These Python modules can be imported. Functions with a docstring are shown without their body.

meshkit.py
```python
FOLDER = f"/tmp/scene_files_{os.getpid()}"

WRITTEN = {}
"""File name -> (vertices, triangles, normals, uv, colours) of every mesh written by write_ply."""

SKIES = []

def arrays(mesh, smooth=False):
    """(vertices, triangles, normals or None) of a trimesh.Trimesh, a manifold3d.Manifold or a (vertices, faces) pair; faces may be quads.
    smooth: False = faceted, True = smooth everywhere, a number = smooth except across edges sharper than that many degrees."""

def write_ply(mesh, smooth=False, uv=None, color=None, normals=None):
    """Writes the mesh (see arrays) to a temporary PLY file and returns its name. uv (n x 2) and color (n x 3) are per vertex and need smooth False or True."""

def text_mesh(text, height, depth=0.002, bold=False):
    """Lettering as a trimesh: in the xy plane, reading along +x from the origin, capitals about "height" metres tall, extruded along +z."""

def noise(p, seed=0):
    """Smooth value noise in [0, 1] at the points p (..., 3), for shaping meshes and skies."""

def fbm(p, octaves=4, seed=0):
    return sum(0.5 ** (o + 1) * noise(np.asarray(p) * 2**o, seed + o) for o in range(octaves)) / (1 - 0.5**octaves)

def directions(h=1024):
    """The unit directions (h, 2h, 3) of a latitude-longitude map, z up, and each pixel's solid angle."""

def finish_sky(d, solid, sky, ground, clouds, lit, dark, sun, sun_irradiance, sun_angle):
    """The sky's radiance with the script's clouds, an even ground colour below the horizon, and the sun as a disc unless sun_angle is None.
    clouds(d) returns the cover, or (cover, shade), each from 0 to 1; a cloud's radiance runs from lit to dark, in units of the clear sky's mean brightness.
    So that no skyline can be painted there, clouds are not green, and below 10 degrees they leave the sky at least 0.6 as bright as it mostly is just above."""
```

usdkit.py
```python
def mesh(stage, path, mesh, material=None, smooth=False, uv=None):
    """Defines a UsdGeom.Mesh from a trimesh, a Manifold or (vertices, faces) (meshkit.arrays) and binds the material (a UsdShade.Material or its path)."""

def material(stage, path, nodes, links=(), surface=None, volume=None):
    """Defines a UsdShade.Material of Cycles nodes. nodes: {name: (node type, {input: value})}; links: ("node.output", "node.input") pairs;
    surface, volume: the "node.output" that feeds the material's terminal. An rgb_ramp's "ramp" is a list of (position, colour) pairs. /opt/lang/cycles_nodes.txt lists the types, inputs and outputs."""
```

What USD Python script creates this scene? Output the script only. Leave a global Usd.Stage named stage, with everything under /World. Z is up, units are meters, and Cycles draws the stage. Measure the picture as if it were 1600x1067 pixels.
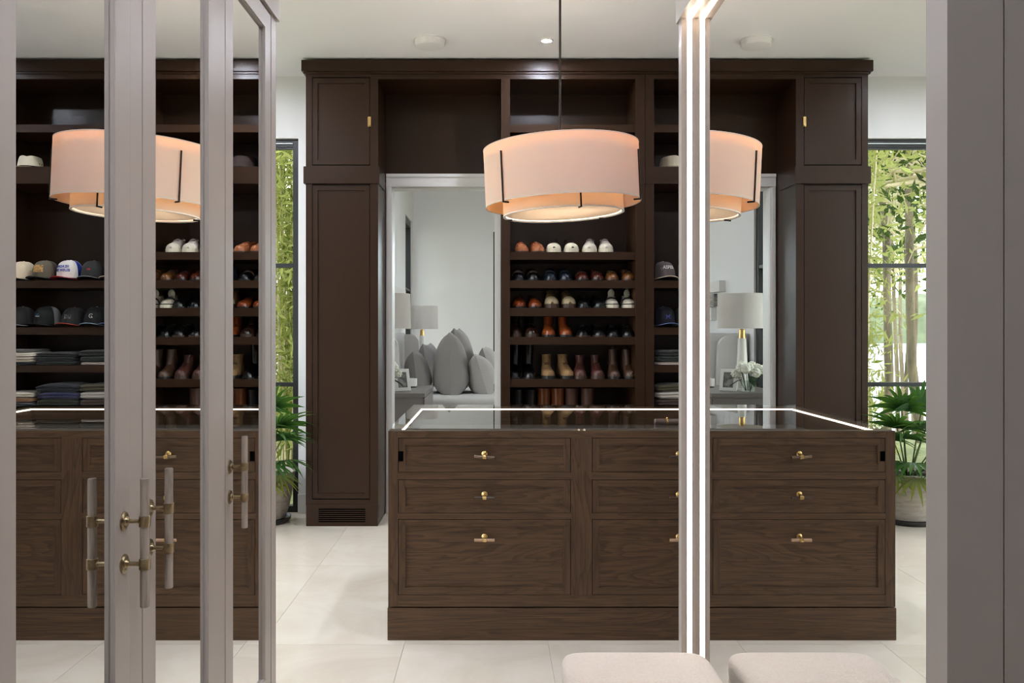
import math, random
import numpy as np, trimesh
import usdkit, meshkit
from pxr import Usd, UsdGeom, UsdLux, UsdShade, Gf, Sdf

stage = Usd.Stage.CreateInMemory()
UsdGeom.SetStageUpAxis(stage, 'Z')
UsdGeom.SetStageMetersPerUnit(stage, 1.0)
UsdGeom.Xform.Define(stage, '/World')
UsdGeom.Scope.Define(stage, '/World/Looks')
rng = np.random.default_rng(7)
random.seed(7)

# ------------------------------------------------------------------ camera, sky, sun, exposure
F, VX, VY, H = 1330.0, 770.6, 516.3, 1.338          # focal length and vanishing point in pixels, eye height
cam = UsdGeom.Camera.Define(stage, '/World/camera')
cam.CreateHorizontalApertureAttr(36.0)
cam.CreateVerticalApertureAttr(36.0 * 1067 / 1600)
cam.CreateFocalLengthAttr(F / 1600 * 36)
cam.CreateHorizontalApertureOffsetAttr((800 - VX) / 1600 * 36)
cam.CreateVerticalApertureOffsetAttr((VY - 533.5) / 1600 * 36)
cam.CreateClippingRangeAttr(Gf.Vec2f(0.02, 3000))
cam.AddTranslateOp().Set(Gf.Vec3d(0, 0, H))
cam.AddRotateXOp().Set(90)
cam.CreateExposureAttr(0.58)

sky = UsdLux.DomeLight.Define(stage, '/World/sky')
sky_m = usdkit.material(stage, '/World/Looks/sky', {
    's': ('sky_texture', {'sky_type': 'multiple_scattering', 'sun_disc': False, 'sun_elevation': math.radians(48), 'sun_rotation': math.radians(150), 'air_density': 1.0, 'aerosol_density': 2.0}),
    'co': ('texture_coordinate', {}), 'mp': ('mapping', {'scale': (2.2, 2.2, 5.0)}), 'n': ('noise_texture', {'scale': 1.0, 'detail': 5.0}),
    'r': ('rgb_ramp', {'ramp': [(.35, (.6, .6, .6)), (.6, (.95, .95, .95))]}), 'mx': ('mix', {'color2': (5.75, 5.6, 5.5)}),
    'b': ('background_shader', {'strength': 0.54})},
    [('co.generated', 'mp.vector'), ('mp.vector', 'n.vector'), ('n.fac', 'r.fac'), ('r.color', 'mx.fac'), ('s.color', 'mx.color1'), ('mx.color', 'b.color')], surface='b.background')
UsdShade.MaterialBindingAPI.Apply(sky.GetPrim()).Bind(sky_m)
sun = UsdLux.DistantLight.Define(stage, '/World/sun')
sun.CreateIntensityAttr(8.0)
sun.CreateAngleAttr(0.53)
sun.CreateColorAttr(Gf.Vec3f(1.0, 0.93, 0.82))
sun.AddRotateZOp().Set(-14)
sun.AddRotateXOp().Set(25)

DOWNLIGHT = 1290.0      # intensity of each ceiling can's lamp
BULB = 140.0
LED = 9.0

# ------------------------------------------------------------------ helpers: colours and materials
def lin(c):
    c = c.lstrip('#')
    v = [int(c[i:i + 2], 16) / 255 for i in (0, 2, 4)]
    return tuple(x / 12.92 if x <= .04045 else ((x + .055) / 1.055) ** 2.4 for x in v)

LOOKS = {}
def mat(name, color, rough=.5, metal=0., spec=.5, noise=None, bump=None, **kw):
    """principled; noise=(scale xyz, other colour, lo, hi) mottles the colour, bump=(scale, strength, distance)."""
    if name in LOOKS: return LOOKS[name]
    col = lin(color) if isinstance(color, str) else color
    n = {'p': ('principled_bsdf', dict(base_color=col, roughness=rough, metallic=metal, specular_ior_level=spec, **kw))}
    l = []
    if noise or bump:
        n['g'] = ('geometry', {})
    if noise:
        sc, c2, lo, hi = noise
        n['m'] = ('mapping', {'scale': tuple(np.broadcast_to(np.asarray(sc, float), 3))})
        n['n'] = ('noise_texture', {'scale': 1.0, 'detail': 6.0, 'roughness': .6, 'distortion': .4})
        n['r'] = ('rgb_ramp', {'ramp': [(lo, col), (hi, lin(c2) if isinstance(c2, str) else c2)]})
        l += [('g.position', 'm.vector'), ('m.vector', 'n.vector'), ('n.fac', 'r.fac'), ('r.color', 'p.base_color')]
    if bump:
        sc, st, ds = bump
        n['bm'] = ('mapping', {'scale': tuple(np.broadcast_to(np.asarray(sc, float), 3))})
        n['bn'] = ('noise_texture', {'scale': 1.0, 'detail': 3.0})
        n['b'] = ('bump', {'strength': st, 'distance': ds})
        l += [('g.position', 'bm.vector'), ('bm.vector', 'bn.vector'), ('bn.fac', 'b.height'), ('b.normal', 'p.normal')]
    LOOKS[name] = usdkit.material(stage, '/World/Looks/' + name, n, l, surface='p.BSDF')
    return LOOKS[name]

def glow(name, color, strength):
    if name not in LOOKS:
        LOOKS[name] = usdkit.material(stage, '/World/Looks/' + name, {'e': ('emission', {'color': lin(color), 'strength': strength})}, surface='e.emission')
    return LOOKS[name]

def pane_mat(name, tint=(.96, .98, .97), ior=1.5):
    if name not in LOOKS:
        LOOKS[name] = usdkit.material(stage, '/World/Looks/' + name, {
            't': ('transparent_bsdf', {'color': tint}), 'g': ('glossy_bsdf', {'color': (1, 1, 1), 'roughness': 0.0}),
            'f': ('fresnel', {'IOR': ior}), 'ge': ('geometry', {}), 'iv': ('math', {'math_type': 'subtract', 'value1': 1.0}), 'mu': ('math', {'math_type': 'multiply'}), 'm': ('mix_closure', {})},
            [('ge.backfacing', 'iv.value2'), ('f.fac', 'mu.value1'), ('iv.value', 'mu.value2'), ('mu.value', 'm.fac'), ('t.BSDF', 'm.closure1'), ('g.BSDF', 'm.closure2')], surface='m.closure')
    return LOOKS[name]

def cloth_glow(name, color, trans, share):
    """fabric or leaf that lets light through: diffuse mixed with translucent."""
    if name not in LOOKS:
        LOOKS[name] = usdkit.material(stage, '/World/Looks/' + name, {
            'd': ('diffuse_bsdf', {'color': lin(color)}), 't': ('translucent_bsdf', {'color': lin(trans)}), 'm': ('mix_closure', {'fac': share})},
            [('d.BSDF', 'm.closure1'), ('t.BSDF', 'm.closure2')], surface='m.closure')
    return LOOKS[name]

def wood(name, axis, dark, mid, light, rough=.42):
    """stained oak: long grain along the axis, with cathedral figure."""
    k = {'x': (.8, 9, 9), 'y': (9, .8, 9), 'z': (9, 9, .8)}[axis]
    fine = {'x': (5, 150, 150), 'y': (150, 5, 150), 'z': (150, 150, 5)}[axis]
    band = {'x': 'z', 'y': 'z', 'z': 'x'}[axis]
    n = {'g': ('geometry', {}), 'm1': ('mapping', {'scale': k}), 'm2': ('mapping', {'scale': fine}), 'oi': ('object_info', {}),
         'sh': ('vector_math', {'math_type': 'add'}), 'cx': ('combine_xyz', {}),  'mu': ('math', {'math_type': 'multiply', 'value2': 13.0}),
         'n1': ('noise_texture', {'scale': 1.0, 'detail': 3.0, 'distortion': .6}),
         'w': ('math', {'math_type': 'multiply', 'value2': 18.0}), 'si': ('math', {'math_type': 'fraction'}),
         'n2': ('noise_texture', {'scale': 1.0, 'detail': 5.0, 'roughness': .7}),
         'r1': ('rgb_ramp', {'ramp': [(0, lin(dark)), (.3, lin(mid)), (.85, lin(light)), (1.0, lin(dark))]}),
         'r2': ('rgb_ramp', {'ramp': [(.32, (.5, .46, .42)), (.6, (1.08, 1.06, 1.04))]}),
         'mx': ('mix', {'mix_type': 'multiply', 'fac': .85}),
         'b': ('bump', {'strength': .25, 'distance': .0006}),
         'p': ('principled_bsdf', {'roughness': rough, 'specular_ior_level': .4})}
    l = [('oi.random', 'mu.value1'), ('mu.value', 'cx.x'), ('mu.value', 'cx.y'), ('mu.value', 'cx.z'), ('g.position', 'sh.vector1'), ('cx.vector', 'sh.vector2'),
         ('sh.vector', 'm1.vector'), ('sh.vector', 'm2.vector'), ('m1.vector', 'n1.vector'), ('m2.vector', 'n2.vector'),
         ('n1.fac', 'w.value1'), ('w.value', 'si.value1'), ('si.value', 'r1.fac'), ('n2.fac', 'r2.fac'),
         ('r1.color', 'mx.color1'), ('r2.color', 'mx.color2'), ('mx.color', 'p.base_color'), ('n2.fac', 'b.height'), ('b.normal', 'p.normal')]
    LOOKS[name] = usdkit.material(stage, '/World/Looks/' + name, n, l, surface='p.BSDF')
    return LOOKS[name]

# ------------------------------------------------------------------ helpers: shapes
_c = trimesh.convex.convex_hull(np.array([[sx * (2 - (k == 0)), sy * (2 - (k == 1)), sz * (2 - (k == 2))] for sx in (-1, 1) for sy in (-1, 1) for sz in (-1, 1) for k in range(3)], float))
_CV, _CF = np.array(_c.vertices), np.array(_c.faces)
def BX(x0, x1, y0, y1, z0, z1, c=.0018):
    """box with chamfered edges."""
    x0, x1, y0, y1, z0, z1 = min(x0, x1), max(x0, x1), min(y0, y1), max(y0, y1), min(z0, z1), max(z0, z1)
    c = min(c, .3 * min(x1 - x0, y1 - y0, z1 - z0))
    h = np.array([x1 - x0, y1 - y0, z1 - z0]) / 2
    v = np.sign(_CV) * (h - c * (2 - np.abs(_CV)))
    return v + np.array([x0 + x1, y0 + y1, z0 + z1]) / 2, _CF

def CAT(*ms):
    vs, fs, n = [], [], 0
    for m in ms:
        if isinstance(m, trimesh.Trimesh): m = (np.array(m.vertices), np.array(m.faces))
        v, f = np.asarray(m[0], float), np.asarray(m[1], int)
        if f.shape[1] == 4: f = np.vstack([f[:, [0, 1, 2]], f[:, [0, 2, 3]]])
        vs.append(v); fs.append(f + n); n += len(v)
    return np.vstack(vs), np.vstack(fs)

def GRID(P, close_u=False, close_v=False, flip=False):
    """P[i, j] points -> triangles."""
    a, b = P.shape[:2]
    I, J = np.meshgrid(np.arange(a if close_u else a - 1), np.arange(b if close_v else b - 1), indexing='ij')
    i2, j2 = (I + 1) % a, (J + 1) % b
    q = np.stack([I * b + J, i2 * b + J, i2 * b + j2, I * b + j2], -1).reshape(-1, 4)
    if flip: q = q[:, ::-1]
    return P.reshape(-1, 3), np.vstack([q[:, [0, 1, 2]], q[:, [0, 2, 3]]])

def LATHE(prof, cx=0, cy=0, n=48):
    """closed when the profile starts and ends on the axis or is a loop."""
    prof = np.array(prof, float)
    a = np.linspace(0, 2 * np.pi, n, endpoint=False)
    P = np.stack([np.stack([cx + r * np.cos(a), cy + r * np.sin(a), np.full(n, z)], -1) for r, z in prof], 0)
    return GRID(P, close_v=True, flip=True)

def TUBE(pts, r, n=10):
    pts = np.asarray(pts, float); m = len(pts)
    r = np.broadcast_to(np.asarray(r, float), (m,))
    t = np.gradient(pts, axis=0); t /= np.linalg.norm(t, axis=1, keepdims=True) + 1e-12
    up = np.array([0, 0, 1.0]) if abs(t[0, 2]) < .9 else np.array([1.0, 0, 0])
    a = np.linspace(0, 2 * np.pi, n, endpoint=False); rings = []
    u = np.cross(up, t[0]); u /= np.linalg.norm(u)
    for i in range(m):
        u = u - t[i] * (u @ t[i]); u /= np.linalg.norm(u) + 1e-12
        w = np.cross(t[i], u)
        rings.append(pts[i] + r[i] * (np.cos(a)[:, None] * u + np.sin(a)[:, None] * w))
    v, f = GRID(np.array(rings), close_v=True)
    k = len(v); v = np.vstack([v, pts[:1], pts[-1:]])
    j = np.arange(n); j2 = (j + 1) % n
    f = np.vstack([f, np.stack([np.full(n, k), j2, j], 1), np.stack([np.full(n, k + 1), (m - 1) * n + j, (m - 1) * n + j2], 1)])
    f = f[:, ::-1]
    return v, f

def ROT(m, axis, ang, about=(0, 0, 0)):
    R = trimesh.transformations.rotation_matrix(ang, axis, about)
    return np.asarray(m[0]) @ R[:3, :3].T + R[:3, 3], m[1]
def MOVE(m, d): return np.asarray(m[0]) + np.asarray(d, float), m[1]
def SC(m, s): return np.asarray(m[0]) * np.asarray(s, float), m[1]

_ICO = {}
def BALL(c, r, sub=2, e=None):
    if sub not in _ICO:
        s = trimesh.creation.icosphere(sub); _ICO[sub] = (np.array(s.vertices), np.array(s.faces))
    v, f = _ICO[sub]
    if e is not None: v = np.sign(v) * np.abs(v) ** np.asarray(e, float)
    return v * np.asarray(r, float) + np.asarray(c, float), f

# ------------------------------------------------------------------ helpers: things and parts
COUNT = {}
class N:
    def __init__(s, path, loc): s.path, s.loc = path, np.asarray(loc, float)
def numbered(parent, name):
    k = COUNT.get((parent, name), 0); COUNT[(parent, name)] = k + 1
    return f'{parent}/{name}' + (f'_{k:03d}' if k else '')
def tag(prim, label=None, cat=None, group=None, kind=None):
    for k, v in (('label', label), ('category', cat), ('group', group), ('kind', kind)):
        if v: prim.SetCustomDataByKey(k, v)
def thing(name, label, cat, loc=(0, 0, 0), group=None, kind=None):
    p = numbered('/World', name)
    x = UsdGeom.Xform.Define(stage, p); x.AddTranslateOp().Set(Gf.Vec3d(*map(float, loc)))
    tag(x.GetPrim(), label, cat, group, kind)
    return N(p, loc)
def part(t, name, mesh, m, smooth=False, label=None, kind=None):
    mesh = CAT(mesh)
    p = numbered(t.path, name)
    g = usdkit.mesh(stage, p, (mesh[0] - t.loc, mesh[1]), m, smooth)
    tag(g.GetPrim(), label, kind=kind)
    return N(p, t.loc)
def solo(name, label, cat, mesh, m, smooth=False, group=None, kind=None):
    mesh = CAT(mesh); v = mesh[0]
    loc = np.array([(v[:, 0].min() + v[:, 0].max()) / 2, (v[:, 1].min() + v[:, 1].max()) / 2, v[:, 2].min()])
    p = numbered('/World', name)
    g = usdkit.mesh(stage, p, (v - loc, mesh[1]), m, smooth); g.AddTranslateOp().Set(Gf.Vec3d(*map(float, loc)))
    tag(g.GetPrim(), label, cat, group, kind)
    return N(p, loc)
def struct(name, mesh, m, smooth=False): return solo(name, None, None, mesh, m, smooth, kind='structure')

# real sizes read off the photograph at known depths
Y1, Y2, Y3, YB = 3.678, 4.866, 5.826, 6.242          # island front and back, cabinet front, back wall
CEIL = 3.2
DR, DL = .642, .720                                   # mirror planes: x = DR and x = -DL
def X(px, y): return (px - VX) * y / F
def Z(py, y): return H - (py - VY) * y / F

# ------------------------------------------------------------------ materials
white_wall = mat('white_wall', '#dddcdb', .65, bump=(60, .05, .002))
ceiling_paint = mat('ceiling_paint', '#e4e3e2', .8)
brown = mat('brown_paint', (.0262, .0112, .0044), .34, spec=.24)
taupe = mat('taupe_lacquer', '#ada39a', .38, spec=.45)
white_trim = mat('white_trim', '#dddbd6', .35)
black_metal = mat('black_metal', '#0d0e0d', .4)
brass = mat('brass', (.62, .42, .17), .24, 1.0)
old_brass = mat('antique_brass', (.42, .33, .20), .3, 1.0, noise=(90, (.26, .19, .11), .35, .65))
bronze = mat('bronze', '#2c231b', .38, .6)
horn = mat('horn', '#a09386', .22, noise=((60, 60, 7), '#6d5f55', .45, .7))
dark_horn = mat('dark_horn', '#3a2d25', .25, noise=((8, 60, 60), '#8a715a', .5, .72))
tan_horn = mat('tan_horn', '#b99678', .3, noise=((8, 60, 60), '#8d6c50', .4, .7))
mirror = mat('mirror', (.86, .87, .86), 0.0, 1.0)
wood_x = wood('oak_horizontal', 'x', '#43301c', '#503a27', '#59422d')
wood_y = wood('oak_deep', 'y', '#43301c', '#503a27', '#59422d')
wood_z = wood('oak_vertical', 'z', '#402d1b', '#4d3725', '#543e2a')
pane = pane_mat('clear_pane')
black_gap = mat('black_recess', '#030303', .9, spec=.02)

# ================================================================== SETTING
RX0, RX1, RY0 = -2.6, 3.2, -1.6                       # dressing room; bedroom beyond YB
BX0, BX1, BY1 = -1.25, 4.2, 13.24
# floor: large porcelain tiles on a base slab
tile_m = usdkit.material(stage, '/World/Looks/porcelain', {
    'g': ('geometry', {}), 'oi': ('object_info', {}), 'mu': ('math', {'math_type': 'multiply', 'value2': 31.0}), 'cx': ('combine_xyz', {}), 'ad': ('vector_math', {'math_type': 'add'}),
    'n': ('noise_texture', {'scale': 1.6, 'detail': 7.0, 'roughness': .62, 'distortion': 1.2}),
    'r': ('rgb_ramp', {'ramp': [(.3, lin('#c9bdac')), (.5, lin('#d3c8b8')), (.68, lin('#dad1c3'))]}),
    'p': ('principled_bsdf', {'roughness': .2, 'specular_ior_level': .5})},
    [('oi.random', 'mu.value1'), ('mu.value', 'cx.x'), ('mu.value', 'cx.y'), ('g.position', 'ad.vector1'), ('cx.vector', 'ad.vector2'), ('ad.vector', 'n.vector'), ('n.fac', 'r.fac'), ('r.color', 'p.base_color')], surface='p.BSDF')
grout = mat('grout', '#c6bbac', .8)
TX, TY, TX0, TY0 = .613, 1.22, X(631, 3.605), H * F / (1007 - VY)
fl = thing('floor', None, None, kind='structure')
part(fl, 'screed', BX(RX0 - .1, RX1 + .1, RY0 - .1, YB + .07, -.12, -.004, .001), grout)
for i in range(-6, 8):
    for j in range(-6, 4):
        x0, x1, y0, y1 = TX0 + i * TX, TX0 + (i + 1) * TX, TY0 + j * TY, TY0 + (j + 1) * TY
        x0, x1, y0, y1 = max(x0, RX0), min(x1, RX1), max(y0, RY0), min(y1, YB + .02)
        if x1 - x0 > .02 and y1 - y0 > .02:
            part(fl, 'tile', BX(x0 + .0007, x1 - .0007, y0 + .0007, y1 - .0007, -.01, 0, .0008), tile_m)
struct('floor', BX(BX0 - .1, BX1 + .1, YB + .07, BY1 + .1, -.12, -.001, .001), mat('bedroom_oak', '#a08a70', .4, noise=((3, 40, 40), '#8b745b', .4, .7)))
struct('ceiling', BX(RX0 - .2, RX1 + .2, RY0 - .2, YB + .14, CEIL, CEIL + .2, .001), ceiling_paint)
BCEIL = 4.3
struct('ceiling', BX(BX0 - .2, BX1 + .2, YB + .14, BY1 + .2, BCEIL, BCEIL + .2, .001), ceiling_paint)
struct('wall_bedroom', BX(BX0 - .15, BX1 + .15, YB + .0, YB + .14, CEIL + .2, BCEIL), mat('white_wall', '#dddcdb', .65))
# back wall with the tall window on the left and the doorway to the bedroom
WX0, WX1, WZ1 = -2.28, X(466, YB), Z(216, YB)
DX0, DX1, DZ1 = X(612, YB), X(774, YB), Z(293, YB)
T0, T1 = YB, YB + .14
struct('wall_back', CAT(BX(RX0 - .15, WX0, T0, T1, -.02, CEIL), BX(WX0, WX1, T0, T1, WZ1, CEIL), BX(WX1, DX0, T0, T1, -.02, CEIL),
       BX(DX0, DX1, T0, T1, DZ1, CEIL), BX(DX1, BX1 + .15, T0, T1, -.02, CEIL + .2)), white_wall)
LW0, LW1, LWZ = 2.2, 5.9, 3.08                                   # window in the left wall
struct('wall_left', CAT(BX(RX0 - .15, RX0, RY0 - .15, LW0, -.02, CEIL), BX(RX0 - .15, RX0, LW1, YB, -.02, CEIL), BX(RX0 - .15, RX0, LW0, LW1, LWZ, CEIL)), white_wall)
struct('wall_right', BX(RX1, RX1 + .15, RY0 - .15, YB, -.02, CEIL), white_wall)
struct('wall_front', BX(RX0, RX1, RY0 - .15, RY0, -.02, CEIL), white_wall)
# bedroom walls: left one with two windows beside the bed, back one and right one with large windows
fw, ww = (12.13, 13.1), (6.75, 8.27)
struct('wall_left', CAT(BX(BX0 - .15, BX0, T1, ww[0], -.02, BCEIL), BX(BX0 - .15, BX0, ww[1], fw[0], -.02, BCEIL), BX(BX0 - .15, BX0, fw[1], BY1 + .15, -.02, BCEIL),
       BX(BX0 - .15, BX0, ww[0], ww[1], 3.0, BCEIL), BX(BX0 - .15, BX0, fw[0], fw[1], 3.0, BCEIL)), white_wall)
VX0 = X(771, BY1)
struct('wall_back', CAT(BX(BX0, VX0, BY1, BY1 + .15, -.02, BCEIL), BX(VX0, VX0 + 1.6, BY1, BY1 + .15, Z(362, BY1), BCEIL), BX(VX0 + 1.6, BX1 + .15, BY1, BY1 + .15, -.02, BCEIL)), white_wall)
struct('wall_right', CAT(BX(BX1, BX1 + .15, T1, 7.2, -.02, BCEIL), BX(BX1, BX1 + .15, 10.8, BY1, -.02, BCEIL), BX(BX1, BX1 + .15, 7.2, 10.8, 3.0, BCEIL)), white_wall)

WN = [0]
def window(lo, hi, axis, at, z0, z1, bars, fr=.045, dep=.07, glass=pane):
    """black steel window standing in an opening; axis = the direction it runs along."""
    def b(a0, a1, d0, d1, za, zb):
        return BX(a0, a1, at + d0, at + d1, za, zb) if axis == 'x' else BX(at + d0, at + d1, a0, a1, za, zb)
    WN[0] += 1; w = thing(f'window_{WN[0]}', None, None, kind='structure')
    part(w, 'frame', CAT(b(lo, lo + fr, 0, dep, z0, z1), b(hi - fr, hi, 0, dep, z0, z1), b(lo + fr, hi - fr, 0, dep, z1 - fr * 1.35, z1), b(lo + fr, hi - fr, 0, dep, z0, z0 + fr)), black_metal)
    ed = [z0 + fr] + list(bars) + [z1 - fr * 1.35]
    for zz in bars: part(w, 'glazing_bar', b(lo + fr, hi - fr, .006, dep - .006, zz - .015, zz + .015), black_metal)
    for za, zb in zip(ed, ed[1:]): part(w, 'pane', b(lo + fr - .005, hi - fr + .005, dep / 2 - .003, dep / 2 + .003, za + .012, zb - .012), glass)
    return w
w1 = window(WX0, WX1, 'x', YB + .03, .0, WZ1, [Z(600.5, YB + .05), Z(415, YB + .05)], glass=pane_mat('tinted_pane', (.93, .93, .92), 1.15))
part(w1, 'roller_blind_rail', BX(WX0 + .05, WX1 - .045, YB + .035, YB + .06, WZ1 - .075, WZ1 - .058), black_metal)
part(w1, 'steel_bead', BX(WX0 + .045, WX1 - .045, YB + .022, YB + .03, WZ1 - .037, WZ1 - .031), mat('steel_bead', '#c9cbc9', .3, .8))
window(LW0, LW1, 'y', RX0 - .11, .0, LWZ, [Z(600.5, YB), Z(415, YB)])
window(ww[0], ww[1], 'y', BX0 - .13, .0, 3.0, [1.0, 1.95], .07, .11)
window(fw[0], fw[1], 'y', BX0 - .13, .0, 3.0, [1.0, 1.95], .07, .11)
window(VX0, VX0 + 1.6, 'x', BY1 + .02, .0, Z(362, BY1), [1.0, 1.95])
window(7.2, 10.8, 'y', BX1 + .03, .0, 3.0, [1.35])
# doorway casing (white), reveals and baseboard
cz = X(604, YB)
cx1 = X(783, YB)
dc = thing('trim_1', None, None, kind='structure')
part(dc, 'side_casing', CAT(BX(cz, DX0 + .004, YB - .02, YB + .001, 0, DZ1), BX(cz + .006, DX0 - .008, YB - .026, YB - .018, 0, DZ1)), white_trim)
part(dc, 'side_casing', CAT(BX(DX1 - .004, cx1, YB - .02, YB + .001, 0, DZ1), BX(DX1 + .008, cx1 - .006, YB - .026, YB - .018, 0, DZ1)), white_trim)
part(dc, 'head_casing', CAT(BX(cz, cx1, YB - .022, YB + .001, DZ1, Z(276, YB)), BX(cz - .0, cx1, YB - .03, YB + .001, Z(277.5, YB), Z(272.5, YB), .003), BX(cz + .02, cx1 - .02, YB - .027, YB - .02, DZ1 + .004, DZ1 + .013)), white_trim)
part(dc, 'reveal', CAT(BX(DX0 - .012, DX0 + .006, YB, YB + .14, 0, DZ1), BX(DX1 - .006, DX1 + .012, YB, YB + .14, 0, DZ1), BX(DX0, DX1, YB, YB + .14, DZ1 - .006, DZ1 + .012)), white_trim)
part(dc, 'strike_plate', CAT(BX(DX1 - .012, DX1 - .005, YB + .04, YB + .10, Z(612, YB), Z(601, YB), .001)), mat('nickel', '#b9b7b2', .25, 1.0))
struct('baseboard_back', CAT(BX(WX1, X(478, Y3) - .02, YB - .018, YB + .001, 0, .14, .003)), white_trim)
# ================================================================== BUILT-IN CABINETS
S3 = F / Y3
P = lambda px: X(px, Y3)
Q = lambda py: Z(py, Y3)
BACK = YB - .002
CW0, CW1, SH0, SH1, HB0, HB1 = P(478), P(590.8), P(783), P(797), P(993), P(1022)
HE0 = HB1 + (HB0 - SH1); HE1 = HE0 + .07; CE1 = HE1 + (CW1 - CW0)
ZT, ZB0, ZB1, ZC0 = Q(123.5), Q(287), Q(260.5), Q(113)

def shaker_door(t, x0, x1, z0, z1, y, name, pull=None, side=1):
    d = part(t, name, CAT(BX(x0, x0 + .034, y, y + .022, z0, z1), BX(x1 - .034, x1, y, y + .022, z0, z1), BX(x0 + .034, x1 - .034, y, y + .022, z1 - .034, z1), BX(x0 + .034, x1 - .034, y, y + .022, z0, z0 + .034)), brown)
    part(d, 'panel', BX(x0 + .03, x1 - .03, y + .009, y + .018, z0 + .03, z1 - .03), brown)
    part(d, 'shadow_gap', CAT(BX(x0 - .0035, x0 - .0002, y + .004, y + .02, z0, z1, 0.0001), BX(x1 + .0002, x1 + .0035, y + .004, y + .02, z0, z1, .0001), BX(x0, x1, y + .004, y + .02, z1 + .0002, z1 + .0035, .0001), BX(x0, x1, y + .004, y + .02, z0 - .0035, z0 - .0002, .0001)), black_gap)
    if pull is not None:
        xe = x1 if side > 0 else x0
        part(d, 'finger_pull', CAT(BX(xe - .004, xe + .012, y - .016, y - .001, pull - .03, pull + .03, .003), BX(xe - .012, xe + .012, y - .003, y + .001, pull - .034, pull + .034, .001)), brass, label='small brass finger pull')
    return d

def tall_cabinet(x0, x1, side, label):
    t = thing('tall_cabinet', label, 'cabinet', ((x0 + x1) / 2, (Y3 + BACK) / 2, 0))
    yf = Y3 + .024
    part(t, 'carcass', BX(x0, x1, yf, BACK, .05, ZC0 + .001), brown)
    a, b = (.042, .055) if side > 0 else (.055, .042)
    part(t, 'face_frame', CAT(BX(x0, x0 + a, Y3, yf, .14, ZC0), BX(x1 - b, x1, Y3, yf, .14, ZC0), BX(x0 + a, x1 - b, Y3, yf, Q(120.5), ZC0),
         BX(x0 + a, x1 - b, Y3, yf, ZB0 - .002, Q(258.5)), BX(x0 + a, x1 - b, Y3, yf, .14, Q(780.5))), brown)
    part(t, 'capital_band', BX(x0 - (.014 if side > 0 else 0), x1 + (.010 if side > 0 else .014), Y3 - .014, BACK - .12 if side > 0 else BACK - .12, ZB0, ZB1, .003), brown)
    part(t, 'plinth', BX(x0 + .002, x1 - .002, Y3 - .004, BACK, 0, Q(787.5), .003), brown)
    shaker_door(t, x0 + a + .004, x1 - b - .004, Q(257), Q(122), Y3 + .002, 'door', Q(190), side)
    shaker_door(t, x0 + a + .004, x1 - b - .004, Q(779), Q(289.5), Y3 + .002, 'door')
    gx0, gx1 = x0 + .088, x1 - .088
    g = part(t, 'vent_grille', BX(gx0, gx1, Y3 - .0045, Y3 - .0035, Q(815.5), Q(794.5), .0002), black_gap)
    n = 6
    for i in range(n):
        z = Q(814.5) + (Q(795.5) - Q(814.5)) * (i + .5) / n
        part(g, 'louvre', ROT(BX(gx0, gx1, Y3 - .0095, Y3 - .004, z - .003, z + .003, .001), (1, 0, 0), .0), brown)
    return t
tall_cabinet(CW0, CW1, 1, 'tall chocolate brown cabinet with two doors between window and bedroom doorway')
tall_cabinet(HE1, CE1, -1, 'tall chocolate brown cabinet at far right end of shelving, past the caps')

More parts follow.
